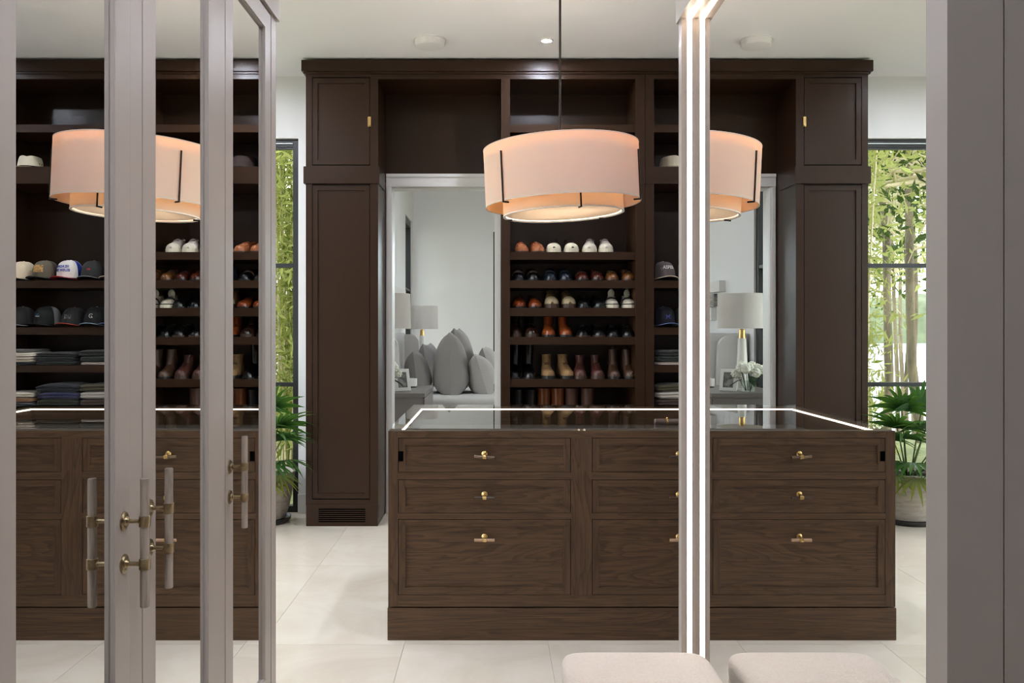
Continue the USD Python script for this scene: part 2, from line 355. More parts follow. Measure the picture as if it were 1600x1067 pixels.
nb = thing('over_door_niche', 'deep brown open niche bridging above the bedroom doorway', 'niche', ((CW1 + SH0) / 2, (Y3 + BACK) / 2, Q(275)))
part(nb, 'back_panel', BX(CW1, SH0, BACK - .012, BACK, Q(268.5), ZC0), brown)
part(nb, 'top_rail', BX(CW1, SH0, Y3, Y3 + .024, ZT, ZC0), brown)
part(nb, 'top_panel', BX(CW1, SH0, Y3 + .024, BACK - .012, ZT + .002, ZT + .022), brown)

def shelving(name, label, x0, x1, zs, xl, xr, cat='shelving'):
    """x0..x1 the opening, xl and xr the stiles' outer edges."""
    t = thing(name, label, cat, ((x0 + x1) / 2, (Y3 + BACK) / 2, 0))
    part(t, 'back_panel', BX(x0 - .004, x1 + .004, BACK - .012, BACK, .08, ZC0), brown)
    part(t, 'stile', BX(xl, x0, Y3, BACK - .012, .05, ZC0), brown)
    part(t, 'stile', BX(x1, xr, Y3, BACK - .012, .05, ZC0), brown)
    part(t, 'top_rail', BX(x0, x1, Y3, Y3 + .024, ZT, ZC0), brown)
    part(t, 'top_panel', BX(x0, x1, Y3 + .024, BACK - .012, ZT + .004, ZT + .022), brown)
    part(t, 'plinth', BX(xl + .002, xr - .002, Y3 - .004, BACK, 0, Q(787.5), .003), brown)
    part(t, 'capital_band', BX(xl, xr, Y3 - .006, BACK - .012, ZB0, ZB1, .003), brown)
    part(t, 'shelf', BX(x0, x1, Y3 + .012, BACK - .012, Q(206), Q(194), .002), brown)
    for a, b in zs:
        part(t, 'shelf', BX(x0, x1, Y3 + .012, BACK - .012, Q(b), Q(a), .002), brown)
    return t
SHOE_Y = [(393.4, 405.4), (437.8, 449.8), (481, 494), (526.5, 538.5), (592.5, 605), (694, 706)]
HAT_Y = [(438, 449.8), (511.5, 523), (571, 581.8), (637, 648.5), (715, 727)]
MID = P(1008)
sb = shelving('shoe_shelves', 'brown open shelving bay full of shoes behind the island', SH1, HB0, SHOE_Y, SH0, MID - .0015)
hb = shelving('hat_shelves', 'brown open shelving bay with caps and folded clothes, right of the shoes', HB1, HE0, HAT_Y, MID + .0015, HE1)
co = thing('cornice', 'flat brown cornice running along the top of the built-in cabinets', 'cornice', ((CW0 + CE1) / 2, Y3, ZC0))
part(co, 'fascia', BX(P(472.2), CE1 + .026, Y3 - .026, BACK, ZC0 + .002, Q(95.5), .003), brown)
part(co, 'lower_bead', BX(P(475), CE1 + .014, Y3 - .010, BACK, ZC0 - .012, ZC0 + .0015, .003), brown)

# ================================================================== LEFT WARDROBE with mirrored doors
FX = -.7096
wd = thing('wardrobe', 'grey taupe wardrobe with narrow mirrored doors along the left side', 'wardrobe', (-1.0, 1.7, 0))
WY1 = 2.779
part(wd, 'carcass', BX(-1.32, FX - .026, .55, WY1 - .02, .0, CEIL - .002), taupe)
part(wd, 'shadow_gap', BX(FX - .0258, FX - .0243, .56, WY1 - .03, .19, 2.34, .0002), black_gap)
part(wd, 'end_panel', BX(-1.32, FX, 2.719 + .003, WY1, 0, 2.350), taupe)
part(wd, 'toe_board', BX(FX - .024, FX - .002, .55, 2.719, 0, .186), taupe)
part(wd, 'crown', BX(-1.32, FX + .010, .55, WY1 + .012, 2.349, 2.52, .003), taupe)
part(wd, 'upper_fascia', BX(-1.32, FX - .012, .55, WY1 - .006, 2.52, CEIL - .002, .003), taupe)
def mirror_door(y0, y1, handle):
    """stiles .066 wide, bevelled bead round a mirror that lies .02 behind the face."""
    s, z0, z1 = .067, .18, 2.341
    xa, xb = FX - .022, FX
    d = part(wd, 'door', CAT(BX(xa, xb, y0 + .0022, y0 + s, z0, z1), BX(xa, xb, y1 - s, y1 - .0022, z0, z1),
                             BX(xa, xb, y0 + s, y1 - s, z1 - .0585, z1), BX(xa, xb, y0 + s, y1 - s, z0, .2515)), taupe)
    bd = .0012
    part(d, 'bead', CAT(BX(-DL, FX - .0030, y0 + s - .001, y0 + s + bd, .2515, z1 - .0585, .001), BX(-DL, FX - .0030, y1 - s - bd, y1 - s + .001, .2515, z1 - .0585, .001),
                        BX(-DL, FX - .0030, y0 + s, y1 - s, z1 - .0585 - bd, z1 - .0575, .001), BX(-DL, FX - .0030, y0 + s, y1 - s, .2505, .2515 + bd, .001)), taupe)
    part(d, 'shadow_gap', BX(-DL - .0045, -DL - .0035, y0 + s - .003, y1 - s + .003, .249, z1 - .0555, .0002), black_gap)
    part(d, 'mirror_pane', BX(-DL - .003, -DL, y0 + s + .0030, y1 - s - .0034, .248, z1 - .0545, .0003), mirror)
    if handle is not None:
        yb, xbar, r = handle, FX + .040, .0085
        part(d, 'pull_bar', TUBE([(xbar, yb, z) for z in (.8065, .808, .93, 1.0525, 1.054)], [r * .85, r, r * 1.02, r, r * .85], 16), horn, 40, label='grey streaked horn pull bar')
        for zz in (.8895, .9715):
            part(d, 'pull_post', MOVE(ROT(LATHE([(0, -.0005), (.0188, -.0005), (.0188, .002), (.0150, .0042), (.0100, .0045), (.0085, .008), (.0042, .010), (.0042, .027), (.006, .031), (.0085, .034), (0, .034)], 0, 0, 20), (0, 1, 0), math.pi / 2), (FX, yb, zz)), old_brass, 40, label='aged brass rosette and post')
            part(d, 'pull_collar', TUBE([(xbar, yb, zz + q) for q in (-.0105, -.0100, .0100, .0105)], [.0098, .0106, .0106, .0098], 16), old_brass, 40, label='aged brass collar')
    return d
for y0, y1, hd in ((.675, 1.142, None), (1.1988, 1.6657, 1.6360), (1.7223, 2.189, 1.7575), (2.2547, 2.7165, 2.2930)):
    mirror_door(y0, y1, hd)
for a, b in ((.55, .675), (1.142, 1.1988), (1.6657, 1.7223), (2.189, 2.2547)):
    part(wd, 'post', BX(FX - .024, FX - .001, a + .0004, b - .0004, .18, 2.343), taupe)

# ================================================================== RIGHT lit mirror
FR = .597
YN, YF = 1.174, 2.699
lm = thing('dressing_mirror', 'tall wall mirror in a taupe recess edged with glowing light strips', 'mirror', (.9, 1.9, 0))
part(lm, 'mirror_pane', BX(DR, DR + .004, YN - .004, YF + .003, .10, 2.334, .0003), mirror)
part(lm, 'backing', BX(DR + .005, 1.25, YN - .05, YF + .035, .0, CEIL - .002), taupe)
part(lm, 'far_jamb', BX(FR, DR + .006, YF, YF + .04, 0, 2.327), taupe)
part(lm, 'near_jamb', BX(FR, DR + .0285, YN - .055, YN, 0, 2.327), taupe)
part(lm, 'end_panel', BX(DR + .0305, 1.25, YN - .054, YN - .049, 0, CEIL - .002), taupe)
part(lm, 'sill', BX(FR, DR + .004, YN, YF, 0, .10), taupe)
part(lm, 'header', BX(FR - .007, 1.25, YN - .06, YF + .051, 2.327, CEIL - .003, .003), taupe)
led_m = glow('led_strip', '#ffe6cf', LED)
ch_m = mat('aluminium_channel', '#c9c2ba', .35, .7)
part(lm, 'light_strip', BX(.6142, .6292, YF - .003, YF - .0005, .11, 2.322, .0003), led_m, label='glowing vertical light strip')
part(lm, 'light_strip', BX(.6142, .6292, YN + .0005, YN + .003, .11, 2.322, .0003), led_m, label='glowing vertical light strip')
part(lm, 'light_strip', BX(.6142, .6292, YN + .004, YF - .004, 2.324, 2.3265, .0003), led_m, label='glowing horizontal light strip')
part(lm, 'channel', CAT(BX(.6125, .6140, YF - .0035, YF, .10, 2.324, .0003), BX(.6294, .6309, YF - .0035, YF, .10, 2.324, .0003)), ch_m)

# ottoman beside the mirror
bou = mat('cream_boucle', '#ddcdbd', .9, noise=(160, '#d3c2b1', .35, .7), bump=(380, .5, .004), sheen_weight=.3)
def cushion(x0, x1, y0, y1, z0, z1, e=.22, sub=4):
    return BALL(((x0 + x1) / 2, (y0 + y1) / 2, (z0 + z1) / 2), ((x1 - x0) / 2, (y1 - y0) / 2, (z1 - z0) / 2), sub, (e, e, .5))
ot = thing('ottoman', 'cream upholstered ottoman tucked against the lit mirror', 'ottoman', (.405, 2.2, 0))
OX0, OX1, OY0, OY1 = .192, .616, 1.93, 2.475
part(ot, 'base', cushion(OX0 + .006, OX1 - .006, OY0 + .006, OY1 - .006, .045, .34, .16), bou, True)
part(ot, 'seat_cushion', cushion(OX0, OX1, OY0, OY1, .325, .416, .2), bou, True)
part(ot, 'piping', TUBE([((OX0 + OX1) / 2 + np.sign(math.cos(a)) * abs(math.cos(a)) ** .2 * ((OX1 - OX0) / 2 - .004), (OY0 + OY1) / 2 + np.sign(math.sin(a)) * abs(math.sin(a)) ** .2 * ((OY1 - OY0) / 2 - .004), .338) for a in np.linspace(0, 2 * np.pi, 72)], .004, 6), bou, True)
for sx in (OX0 + .06, OX1 - .06):
    for sy in (OY0 + .06, OY1 - .06):
        part(ot, 'leg', LATHE([(0, 0), (.014, 0), (.019, .06), (0, .06)], sx, sy, 16), wood_z, 40)

# ================================================================== ISLAND
IX0, IX1 = X(606.6, Y1), 1.219
U = lambda py: Z(py, Y1)
isl = thing('island', 'dark oak dressing island with six drawers and a lit glass top', 'island', ((IX0 + IX1) / 2, (Y1 + Y2) / 2, 0))
cols = ((X(622, Y1), X(892, Y1)), (X(925, Y1), 1.174))
rows = ((U(737.5), U(684)), (U(801.5), U(749)), (U(929.5), U(811)))
TOP = U(669.6)
yf = Y1 + .022
part(isl, 'carcass', BX(IX0 + .004, IX1 - .004, yf, Y2 - .004, U(948), .80), wood_z)
part(isl, 'side_panel', BX(IX0, IX0 + .02, Y1 + .001, Y2, U(948), TOP - .0105), wood_y)
part(isl, 'side_panel', BX(IX1 - .02, IX1, Y1 + .001, Y2, U(948), TOP - .0105), wood_y)
part(isl, 'back_panel', BX(IX0 + .02, IX1 - .02, Y2 - .022, Y2, U(948), TOP - .0105), wood_x)
part(isl, 'stile', BX(IX0, cols[0][0], Y1, yf, U(948), TOP - .0105), wood_z)
part(isl, 'stile', BX(cols[0][1], cols[1][0], Y1, yf, U(929.5), U(684)), wood_z)
part(isl, 'stile', BX(cols[1][1], IX1, Y1, yf, U(948), TOP - .0105), wood_z)
for za, zb in ((rows[0][1], TOP - .0105), (rows[1][1], rows[0][0]), (rows[2][1], rows[1][0]), (U(948), rows[2][0])):
    if za == rows[0][1] or zb == rows[2][0]:
        part(isl, 'rail', BX(cols[0][0], cols[1][1], Y1 + .0004, yf, za, zb), wood_x)
    else:
        for c0, c1 in cols: part(isl, 'rail', BX(c0, c1, Y1 + .0004, yf, za, zb), wood_x)
part(isl, 'recess_strip', BX(IX0 + .018, IX1 - .018, Y1 + .02, Y2 - .02, U(951), U(947)), black_gap)
part(isl, 'plinth', BX(IX0 - .003, IX1 + .003, Y1 - .003, Y2 + .003, 0, U(950), .003), wood_x)
# open display tray under the glass
part(isl, 'tray_lining', BX(IX0 + .02, IX1 - .02, Y1 + .022, Y2 - .022, .80, .806, .0005), mat('tray_suede', '#3b2a20', .8))
part(isl, 'tray_edge', CAT(BX(IX0 + .02, IX0 + .048, Y1 + .022, Y2 - .022, .806, TOP - .0105), BX(IX1 - .048, IX1 - .02, Y1 + .022, Y2 - .022, .806, TOP - .0105), BX(IX0 + .048, IX1 - .048, Y2 - .05, Y2 - .022, .806, TOP - .0105), BX(IX0 + .048, IX1 - .048, Y1 + .022, Y1 + .05, .806, TOP - .0105)), wood_x)
led2 = glow('display_led', '#ffefdd', 4.5)
for b in (BX(IX0 + .0485, IX0 + .054, Y1 + .055, Y2 - .055, 888e-3, .897, .0003), BX(IX1 - .054, IX1 - .0485, Y1 + .055, Y2 - .055, 888e-3, .897, .0003),
          BX(IX0 + .05, IX1 - .05, Y2 - .0555, Y2 - .0505, 888e-3, .897, .0003)):
    part(isl, 'light_strip', b, led2, label='thin warm light strip inside the glass top')
part(isl, 'glass_top', BX(IX0, IX1, Y1, Y2, TOP - .010, TOP, .0012), pane_mat('top_glass', (.93, .96, .95), 1.5), label='clear glass top')
def pull(d, x, z, bar_m, tilt, big):
    y = Y1 - .002
    part(d, 'pull_post', MOVE(ROT(LATHE([(0, -.001), (.0125, -.001), (.0125, .003), (.008, .007), (.0075, .011), (.005, .013), (.005, .028), (0, .028)], 0, 0, 20), (1, 0, 0), math.pi / 2), (x, y, z + .010)), brass, 40, label='round brass backplate and post')
    c = (x, y - .027, z)
    part(d, 'pull_collar', ROT(TUBE([(x + q, y - .027, z) for q in (-.0085, -.008, .008, .0085)], [.0085, .0095, .0095, .0085], 16), (0, 1, 0), tilt, c), brass, 40, label='brass collar')
    hw, r = .044, .0068 if big else .0052
    part(d, 'pull_bar', ROT(TUBE([(x + q, y - .027, z) for q in (-hw, -hw + .001, hw - .001, hw)], [r * .8, r, r, r * .8], 14), (0, 1, 0), tilt, c), bar_m, 40, label='slim horn pull bar')
for ci, (c0, c1) in enumerate(cols):
    for ri, (r0, r1) in enumerate(rows):
        g = .0022
        x0, x1, z0, z1 = c0 + g, c1 - g, r0 + g, r1 - g
        w = .028
        d = part(isl, 'drawer', BX(x0 + w - .004, x1 - w + .004, Y1 + .0075, yf - .002, z0 + w - .004, z1 - w + .004), wood_x)
        for a, b in ((x0, x0 + w), (x1 - w, x1)): part(d, 'frame_stile', BX(a, b, Y1 + .0005, yf, z0, z1), wood_z)
        part(d, 'frame_rail', BX(x0 + w - .0004, x1 - w + .0004, Y1 + .0006, yf, z1 - w, z1), wood_x)
        part(d, 'frame_rail', BX(x0 + w - .0004, x1 - w + .0004, Y1 + .0006, yf, z0, z0 + w), wood_x)
        part(d, 'bead', CAT(BX(x0 + w - .001, x0 + w + .0035, Y1 + .003, Y1 + .009, z0 + w, z1 - w, .0012), BX(x1 - w - .0035, x1 - w + .001, Y1 + .003, Y1 + .009, z0 + w, z1 - w, .0012),
                            BX(x0 + w, x1 - w, Y1 + .003, Y1 + .009, z1 - w - .0035, z1 - w + .001, .0012), BX(x0 + w, x1 - w, Y1 + .003, Y1 + .009, z0 + w - .001, z0 + w + .0035, .0012)), wood_x)
        if ri == 0:
            xl = x0 if ci == 0 else x1 - .02
            part(d, 'latch_slot', BX(xl, xl + .020, Y1 - .001, Y1 + .004, U(720.5), U(705), .0004), black_gap, label='black slot at the end of the drawer')
        zc = (U(712.5), U(775.5), U(841.5))[ri]
        pull(d, (x0 + x1) / 2, zc, (dark_horn, dark_horn, tan_horn)[ri], (.06, .0, 0)[ri] * (1 if ci == 0 else -.4), ri == 2 or (ri == 0))
# ================================================================== PENDANT
PX, PY, PR = .336, 4.278, .388
ZT_, ZB_, ZI_ = 2.2556, 1.9677, 1.9195
RI = .302
fabric = cloth_glow('shade_linen', '#e2d8c8', '#f2b964', .43)
inner_fab = cloth_glow('inner_linen', '#d6c9bb', '#d4b593', .36)
pd = thing('pendant_lamp', 'double drum pendant lamp of cream linen hanging over the island', 'pendant lamp', (PX, PY, ZI_))
piv = (PX, PY, 2.3)
TL = lambda m: ROT(m, (0, 1, 0), -math.radians(2.6), piv)
def drum(r, z0, z1, th=.0016, n=96): return LATHE([(r, z0), (r, z1), (r - th, z1), (r - th, z0), (r, z0)], PX, PY, n)
os_ = part(pd, 'outer_shade', TL(drum(PR, ZB_, ZT_)), fabric, 40, label='wide outer linen drum')
part(os_, 'rim', CAT(TL(drum(PR + .0012, ZT_ - .004, ZT_ + .001, .004)), TL(drum(PR + .0012, ZB_ - .001, ZB_ + .004, .004))), mat('shade_rim', '#cbb9a6', .7), 40)
is_ = part(pd, 'inner_shade', TL(drum(RI, ZI_, ZT_ - .075)), inner_fab, 40, label='smaller inner drum dropping below the outer one')
part(is_, 'rim', TL(drum(RI + .0015, ZI_ - .001, ZI_ + .0045, .012)), mat('white_rim', '#efe9e0', .5), 40)
part(pd, 'diffuser', TL(LATHE([(0, ZI_ + .010), (RI - .014, ZI_ + .010), (RI - .014, ZI_ + .013), (0, ZI_ + .013)], PX, PY, 64)), cloth_glow('diffuser_acrylic', '#a89f97', '#b0a598', .6), 40, label='round translucent diffuser')
for k in range(3):
    a = math.radians(-51 + 120 * k)
    dx, dy = math.sin(a), -math.cos(a)
    st = CAT(TUBE([(PX + dx * (PR + .004), PY + dy * (PR + .004), z) for z in (ZB_ - .006, ZB_ + .1, ZT_ - .052)], .0042, 8),
             TUBE([(PX + dx * r, PY + dy * r, ZB_ - .006) for r in (PR + .006, PR - .03)], .0042, 8))
    part(pd, 'strap', TL(st), bronze, 40)
    a = math.radians(11 + 120 * k)
    dx, dy = math.sin(a), -math.cos(a)
    st = CAT(TUBE([(PX + dx * (RI + .004), PY + dy * (RI + .004), z) for z in (ZI_ - .004, ZI_ + .05, ZB_ + .06)], .0042, 8),
             TUBE([(PX + dx * r, PY + dy * r, ZI_ - .004) for r in (RI + .006, RI - .032)], .0042, 8))
    part(pd, 'strap', TL(st), bronze, 40)
spider = [TUBE([(PX, PY, 2.17), (PX + math.sin(a) * (RI - .002), PY - math.cos(a) * (RI - .002), 2.17)], .003, 6) for a in np.radians([11, 131, 251])]
spider += [TUBE([(PX + math.sin(a) * (RI - .002), PY - math.cos(a) * (RI - .002), 2.165), (PX + math.sin(a) * (PR - .001), PY - math.cos(a) * (PR - .001), 2.165)], .003, 6) for a in np.radians([11, 131, 251])]
part(pd, 'spider', TL(CAT(*spider)), bronze, 40)
part(pd, 'hub', LATHE([(0, 2.1), (.03, 2.1), (.03, 2.2), (.012, 2.23), (0, 2.23)], PX, PY, 24), bronze, 40)
for k in range(3):
    a = math.radians(71 + 120 * k); bx, by = PX + .115 * math.sin(a), PY - .115 * math.cos(a)
    hd = part(pd, 'lamp_holder', TUBE([(PX, PY, 2.14), (bx, by, 2.14), (bx, by, 2.115)], .01, 8), bronze, 40)
    part(hd, 'bulb', BALL((bx, by, 2.075), .036, 2), glow('bulb_glow', '#fff6ea', BULB), True)
part(pd, 'rod', TUBE([(PX, PY, z) for z in (2.22, 2.7, CEIL - .02)], .006, 12), bronze, 40)
part(pd, 'canopy', LATHE([(0, CEIL - .001), (.065, CEIL - .001), (.065, CEIL - .02), (.02, CEIL - .028), (0, CEIL - .028)], PX, PY, 32), bronze, 40)

# ================================================================== CEILING FITTINGS
sd = thing('smoke_detector', 'round white smoke detector on the ceiling before the cabinets', 'smoke detector', (-.405, 5.46, CEIL - .045))
part(sd, 'housing', LATHE([(0, CEIL - .045), (.082, CEIL - .045), (.094, CEIL - .040), (.097, CEIL - .006), (.097, CEIL), (0, CEIL)], -.405, 5.46, 48), mat('white_plastic', '#dedcd9', .45), 40)
part(sd, 'base_ring', LATHE([(.085, CEIL - .004), (.105, CEIL - .004), (.105, CEIL), (.085, CEIL), (.085, CEIL - .004)], -.405, 5.46, 48), LOOKS['white_plastic'], 40)
def downlight(x, y, label, CEIL=CEIL):
    t = thing('downlight', label, 'ceiling light', (x, y, CEIL - .006), group=None)
    part(t, 'trim_ring', LATHE([(.031, CEIL - .006), (.040, CEIL - .006), (.043, CEIL - .001), (.043, CEIL), (.031, CEIL), (.031, CEIL - .006)], x, y, 40), white_trim, 40)
    part(t, 'lens', LATHE([(0, CEIL - .003), (.0312, CEIL - .003), (.0312, CEIL - .0005), (0, CEIL - .0005)], x, y, 32), glow('lens_glow', '#eaf0ff', DOWNLIGHT), 40)
downlight(.343, 5.463, 'small round recessed downlight in ceiling just left of pendant rod')
for dx, dy, lb in ((.36, 3.17, 'recessed downlight over the near edge of the island'), (-.02, .95, 'recessed downlight above the aisle by the lit mirror'), (-.42, .45, 'recessed downlight close to the wardrobe at the aisle entrance'), (-1.7, 3.3, 'recessed downlight over floor left of island, near the wardrobe end'),
                   (-1.7, 5.3, 'recessed downlight near the tall window and the palm'), (2.2, 3.3, 'recessed downlight right of the island, nearer one'), (2.2, 5.3, 'recessed downlight right of island, before the caps')):
    downlight(dx, dy, lb)
# ================================================================== SHOES
def arc_profile(w, h, c, z0, n=13, p=.75):
    a = np.linspace(0, np.pi, n)
    return np.stack([c + w * np.cos(a), np.zeros(n), z0 + h * np.sin(a) ** p], -1)
TT = np.array([0, .03, .09, .18, .28, .40, .52, .64, .76, .88, .96, 1.0])
OUT = np.array([.008, .022, .035, .044, .047, .045, .040, .036, .034, .032, .024, .006])
INN = np.array([.008, .024, .037, .043, .042, .037, .032, .030, .031, .030, .023, .006])
TOPS = {'trainer': np.array([.020, .033, .042, .047, .056, .070, .084, .094, .094, .090, .080, .070]), 'low': np.array([.022, .036, .046, .050, .055, .066, .080, .088, .088, .086, .080, .070]),
        'boot': np.array([.024, .040, .050, .054, .060, .078, .098, .110, .112, .110, .104, .090])}
def shoe(pair, x, z, yaw, side, kind, um, sm, lm, tm=None, shaft=0, L=.285, tall=1.0, extra=None, y0=None):
    """one shoe, toe towards the room. pair: words for the label; side -1 left or 1 right as seen."""
    y0 = Y3 + .032 if y0 is None else y0
    base = 'boot' if shaft else ('trainer' if kind in ('sneaker', 'knit') else 'low')
    sole_h = {'sneaker': .030, 'knit': .026, 'moc': .010, 'loafer': .012, 'dress': .012, 'lace': .022, 'chelsea': .016, 'tall': .012, 'strap': .024}[kind]
    tops = TOPS[base] * tall
    o, i = (OUT, INN) if side > 0 else (INN, OUT)
    def place(m):
        m = CAT(m)
        v = m[0].copy(); v[:, 1] -= L * .5
        m = ROT((v, m[1]), (0, 0, 1), yaw)
        return MOVE(m, (x, y0 + L * .5, z))
    t = thing('boot' if shaft else 'shoe', pair, 'boot' if shaft else 'shoe', (x, y0 + L * .5, z), group=None)
    c, w = (o - i) / 2, (o + i) / 2 * (1.09 if not shaft else 1.06)
    rows = []
    for k, tt in enumerate(TT):
        r = arc_profile(w[k], tops[k], c[k], sole_h * .7)
        r[:, 1] = tt * L
        rows.append(r)
    Pm = np.array(rows)
    Pm[:, 1:-1, 1] += 0
    v, f = GRID(Pm, flip=False)
    n = len(v)
    capz = []
    for row in (0, len(TT) - 1):
        ids = np.arange(row * 13, row * 13 + 13)
        fan = np.stack([np.full(11, ids[0]), ids[1:-1], ids[2:]], 1)
        capz.append(fan if row else fan[:, ::-1])
    up = part(t, 'upper', place((v, np.vstack([f] + capz)[:, ::-1])), um, 50)
    # sole
    import shapely.geometry as sg
    pts = [(c[k] + w[k], TT[k] * L) for k in range(len(TT))] + [(c[k] - w[k], TT[k] * L) for k in range(len(TT))][::-1]
    poly = sg.Polygon(pts).buffer(.004 if kind not in ('dress', 'tall') else .0055)
    sol = [trimesh.creation.extrude_polygon(poly, sole_h * (1 if kind in ('sneaker', 'knit', 'strap', 'lace', 'moc') else .55), engine='earcut')]
    if kind not in ('sneaker', 'knit', 'strap', 'lace', 'moc'):
        sol[0].apply_translation((0, 0, sole_h * .45))
        hp = poly.intersection(sg.box(-.1, L * .72, .1, L * 1.1))
        hl = trimesh.creation.extrude_polygon(hp, sole_h * .6, engine='earcut'); sol.append(hl)
        fp = poly.intersection(sg.box(-.1, -.1, .1, L * .5)); fo = trimesh.creation.extrude_polygon(fp.buffer(-.002), sole_h * .5, engine='earcut'); sol.append(fo)
    part(t, 'sole', place(CAT(*sol)), sm, 35)
    def band(t0, t1, a0, a1, lift, steps=3, na=11):
        """a strip lying on the upper between two stations."""
        g = []
        for tt in np.linspace(t0, t1, steps):
            ww, hh, cc = np.interp(tt, TT, w), np.interp(tt, TT, tops), np.interp(tt, TT, c)
            a = np.linspace(a0, a1, na)
            g.append(np.stack([cc + (ww + lift) * np.cos(a), np.full(na, tt * L), sole_h * .7 + (hh + lift) * np.sin(a) ** .75], -1))
        G = np.array(g)
        inner = G.copy(); inner[..., 2] -= lift * 1.2; inner[..., 0] = inner[..., 0] * 1
        return CAT(GRID(G, flip=True), GRID(inner), GRID(np.stack([G[0], inner[0]]), flip=False), GRID(np.stack([G[-1], inner[-1]]), flip=True), GRID(np.stack([G[:, 0], inner[:, 0]]), flip=True), GRID(np.stack([G[:, -1], inner[:, -1]])))
    if shaft:
        tz = np.linspace(0, 1, 8)
        rad = [(.0355 - .014 * q * (1 - q) - .001 * q, .070 - .030 * q + .014 * q * q) for q in tz] if kind != 'tall' else [(.036 + .014 * q, .052 + .012 * q) for q in tz]
        yc = L * .73
        a = np.linspace(0, 2 * np.pi, 20, endpoint=False)
        zz = .062 + tz * (shaft - .062)
        lean = (-.022 * (1 - tz) ** 1.3 if kind != 'tall' else .012 * np.sin(tz * 3))
        outer = np.array([np.stack([np.mean(c) + rx * np.cos(a), yc + ll + ry * np.sin(a), np.full(20, q)], -1) for (rx, ry), q, ll in zip(rad, zz, lean)])
        inner = np.array([np.stack([np.mean(c) + (rx - .004) * np.cos(a), yc + ll + (ry - .004) * np.sin(a), np.full(20, q)], -1) for (rx, ry), q, ll in zip(rad, zz, lean)])[::-1]
        part(t, 'shaft', place(GRID(np.concatenate([outer, inner]), close_v=True, flip=True)), um, 50)
        if kind == 'chelsea':
            for s in (-1, 1): part(t, 'elastic_gore', place(BALL((np.mean(c) + s * .0375, yc, .12), (.004, .018, .035), 1)), lm, 50)
            part(t, 'pull_tab', place(BX(np.mean(c) - .01, np.mean(c) + .01, yc + .05, yc + .055, shaft - .03, shaft + .018)), lm)
    else:
        a = np.linspace(0, 2 * np.pi, 22)
        yo, zo = L * .755, sole_h * .7 + np.interp(.76, TT, tops)
        ring = np.stack([np.interp(.76, TT, c) + .024 * np.cos(a), yo + .050 * np.sin(a), zo - .006 + .007 * np.sin(a) - .010 * np.abs(np.cos(a)) ** 2 * .5], -1)
        part(t, 'collar', place(TUBE(ring, .0058, 8)), um, True)
        part(t, 'insole', place(BALL((np.interp(.76, TT, c), yo, zo - .004), (.023, .048, .006), 2)), mat('shoe_lining', '#1c130d', .8), True)
    if kind in ('sneaker', 'knit', 'lace', 'dress'):
        lc = [TUBE(band_pts, .0022, 6) for band_pts in [np.stack([np.interp(tt, TT, c) + .017 * np.linspace(-1, 1, 7) * (1 if q % 2 else 1), tt * L + .004 * np.linspace(-1, 1, 7) * (1 if q % 2 else -1), sole_h * .7 + np.interp(tt, TT, tops) * np.sin(np.arccos(np.clip(np.linspace(-1, 1, 7) * .017 / np.interp(tt, TT, w), -1, 1))) ** .75 + .003], -1) for q, tt in enumerate(np.linspace(.42, .58, 4))]]
        if shaft:
            yc0 = L * .73 - .054
            lc += [TUBE([(np.mean(c) + s * .02, yc0 + .006 * abs(s), zq) for s in (-1, -.5, 0, .5, 1)], .0022, 6) for zq in np.linspace(.10, shaft - .02, 4)]
        part(t, 'laces', place(CAT(*lc)), lm, True)
        if kind in ('lace', 'dress'): part(t, 'toe_cap', place(band(.015, .2, .12, np.pi - .12, .0012)), tm or um, 50)
        else: part(t, 'toe_bumper', place(band(.0, .21, .02, np.pi - .02, .003, 6, 17)), tm or sm, 50)
    if kind == 'moc':
        part(t, 'toe_seam', place(TUBE([(np.interp(tt, TT, c) + s * np.interp(tt, TT, w) * .62, tt * L, sole_h * .7 + np.interp(tt, TT, tops) * .86) for s, tt in [(-1, .45), (-1, .3), (-1, .18), (-.7, .1), (0, .07), (.7, .1), (1, .18), (1, .3), (1, .45)]], .003, 6)), um, True)
        part(t, 'lace_bow', place(CAT(band(.42, .47, .6, np.pi - .6, .004), TUBE([(np.interp(.4, TT, c) + q, .40 * L - .01, .066 + p) for q, p in ((-.022, -.006), (-.01, .006), (0, 0), (.01, .006), (.022, -.006))], .0022, 6))), lm, 50)
    if kind == 'loafer':
        part(t, 'saddle_strap', place(band(.36, .45, .15, np.pi - .15, .003)), lm, 50)
        part(t, 'apron_seam', place(TUBE([(np.interp(tt, TT, c) + s * np.interp(tt, TT, w) * .66, tt * L, sole_h * .7 + np.interp(tt, TT, tops) * .84) for s, tt in [(-1, .36), (-1, .2), (-.7, .11), (0, .085), (.7, .11), (1, .2), (1, .36)]], .0022, 6)), um, True)
    if kind == 'strap':
        part(t, 'strap', place(CAT(band(.30, .40, .1, np.pi - .1, .004))), lm, 50)
        part(t, 'tongue', place(BALL((np.interp(.56, TT, c), .56 * L, .105), (.024, .012, .032), 2)), um, True)
        part(t, 'welt', place(trimesh.creation.extrude_polygon(poly.buffer(.0012), .006, engine='earcut').apply_translation((0, 0, .024)) if True else None), lm, 30)
    return t

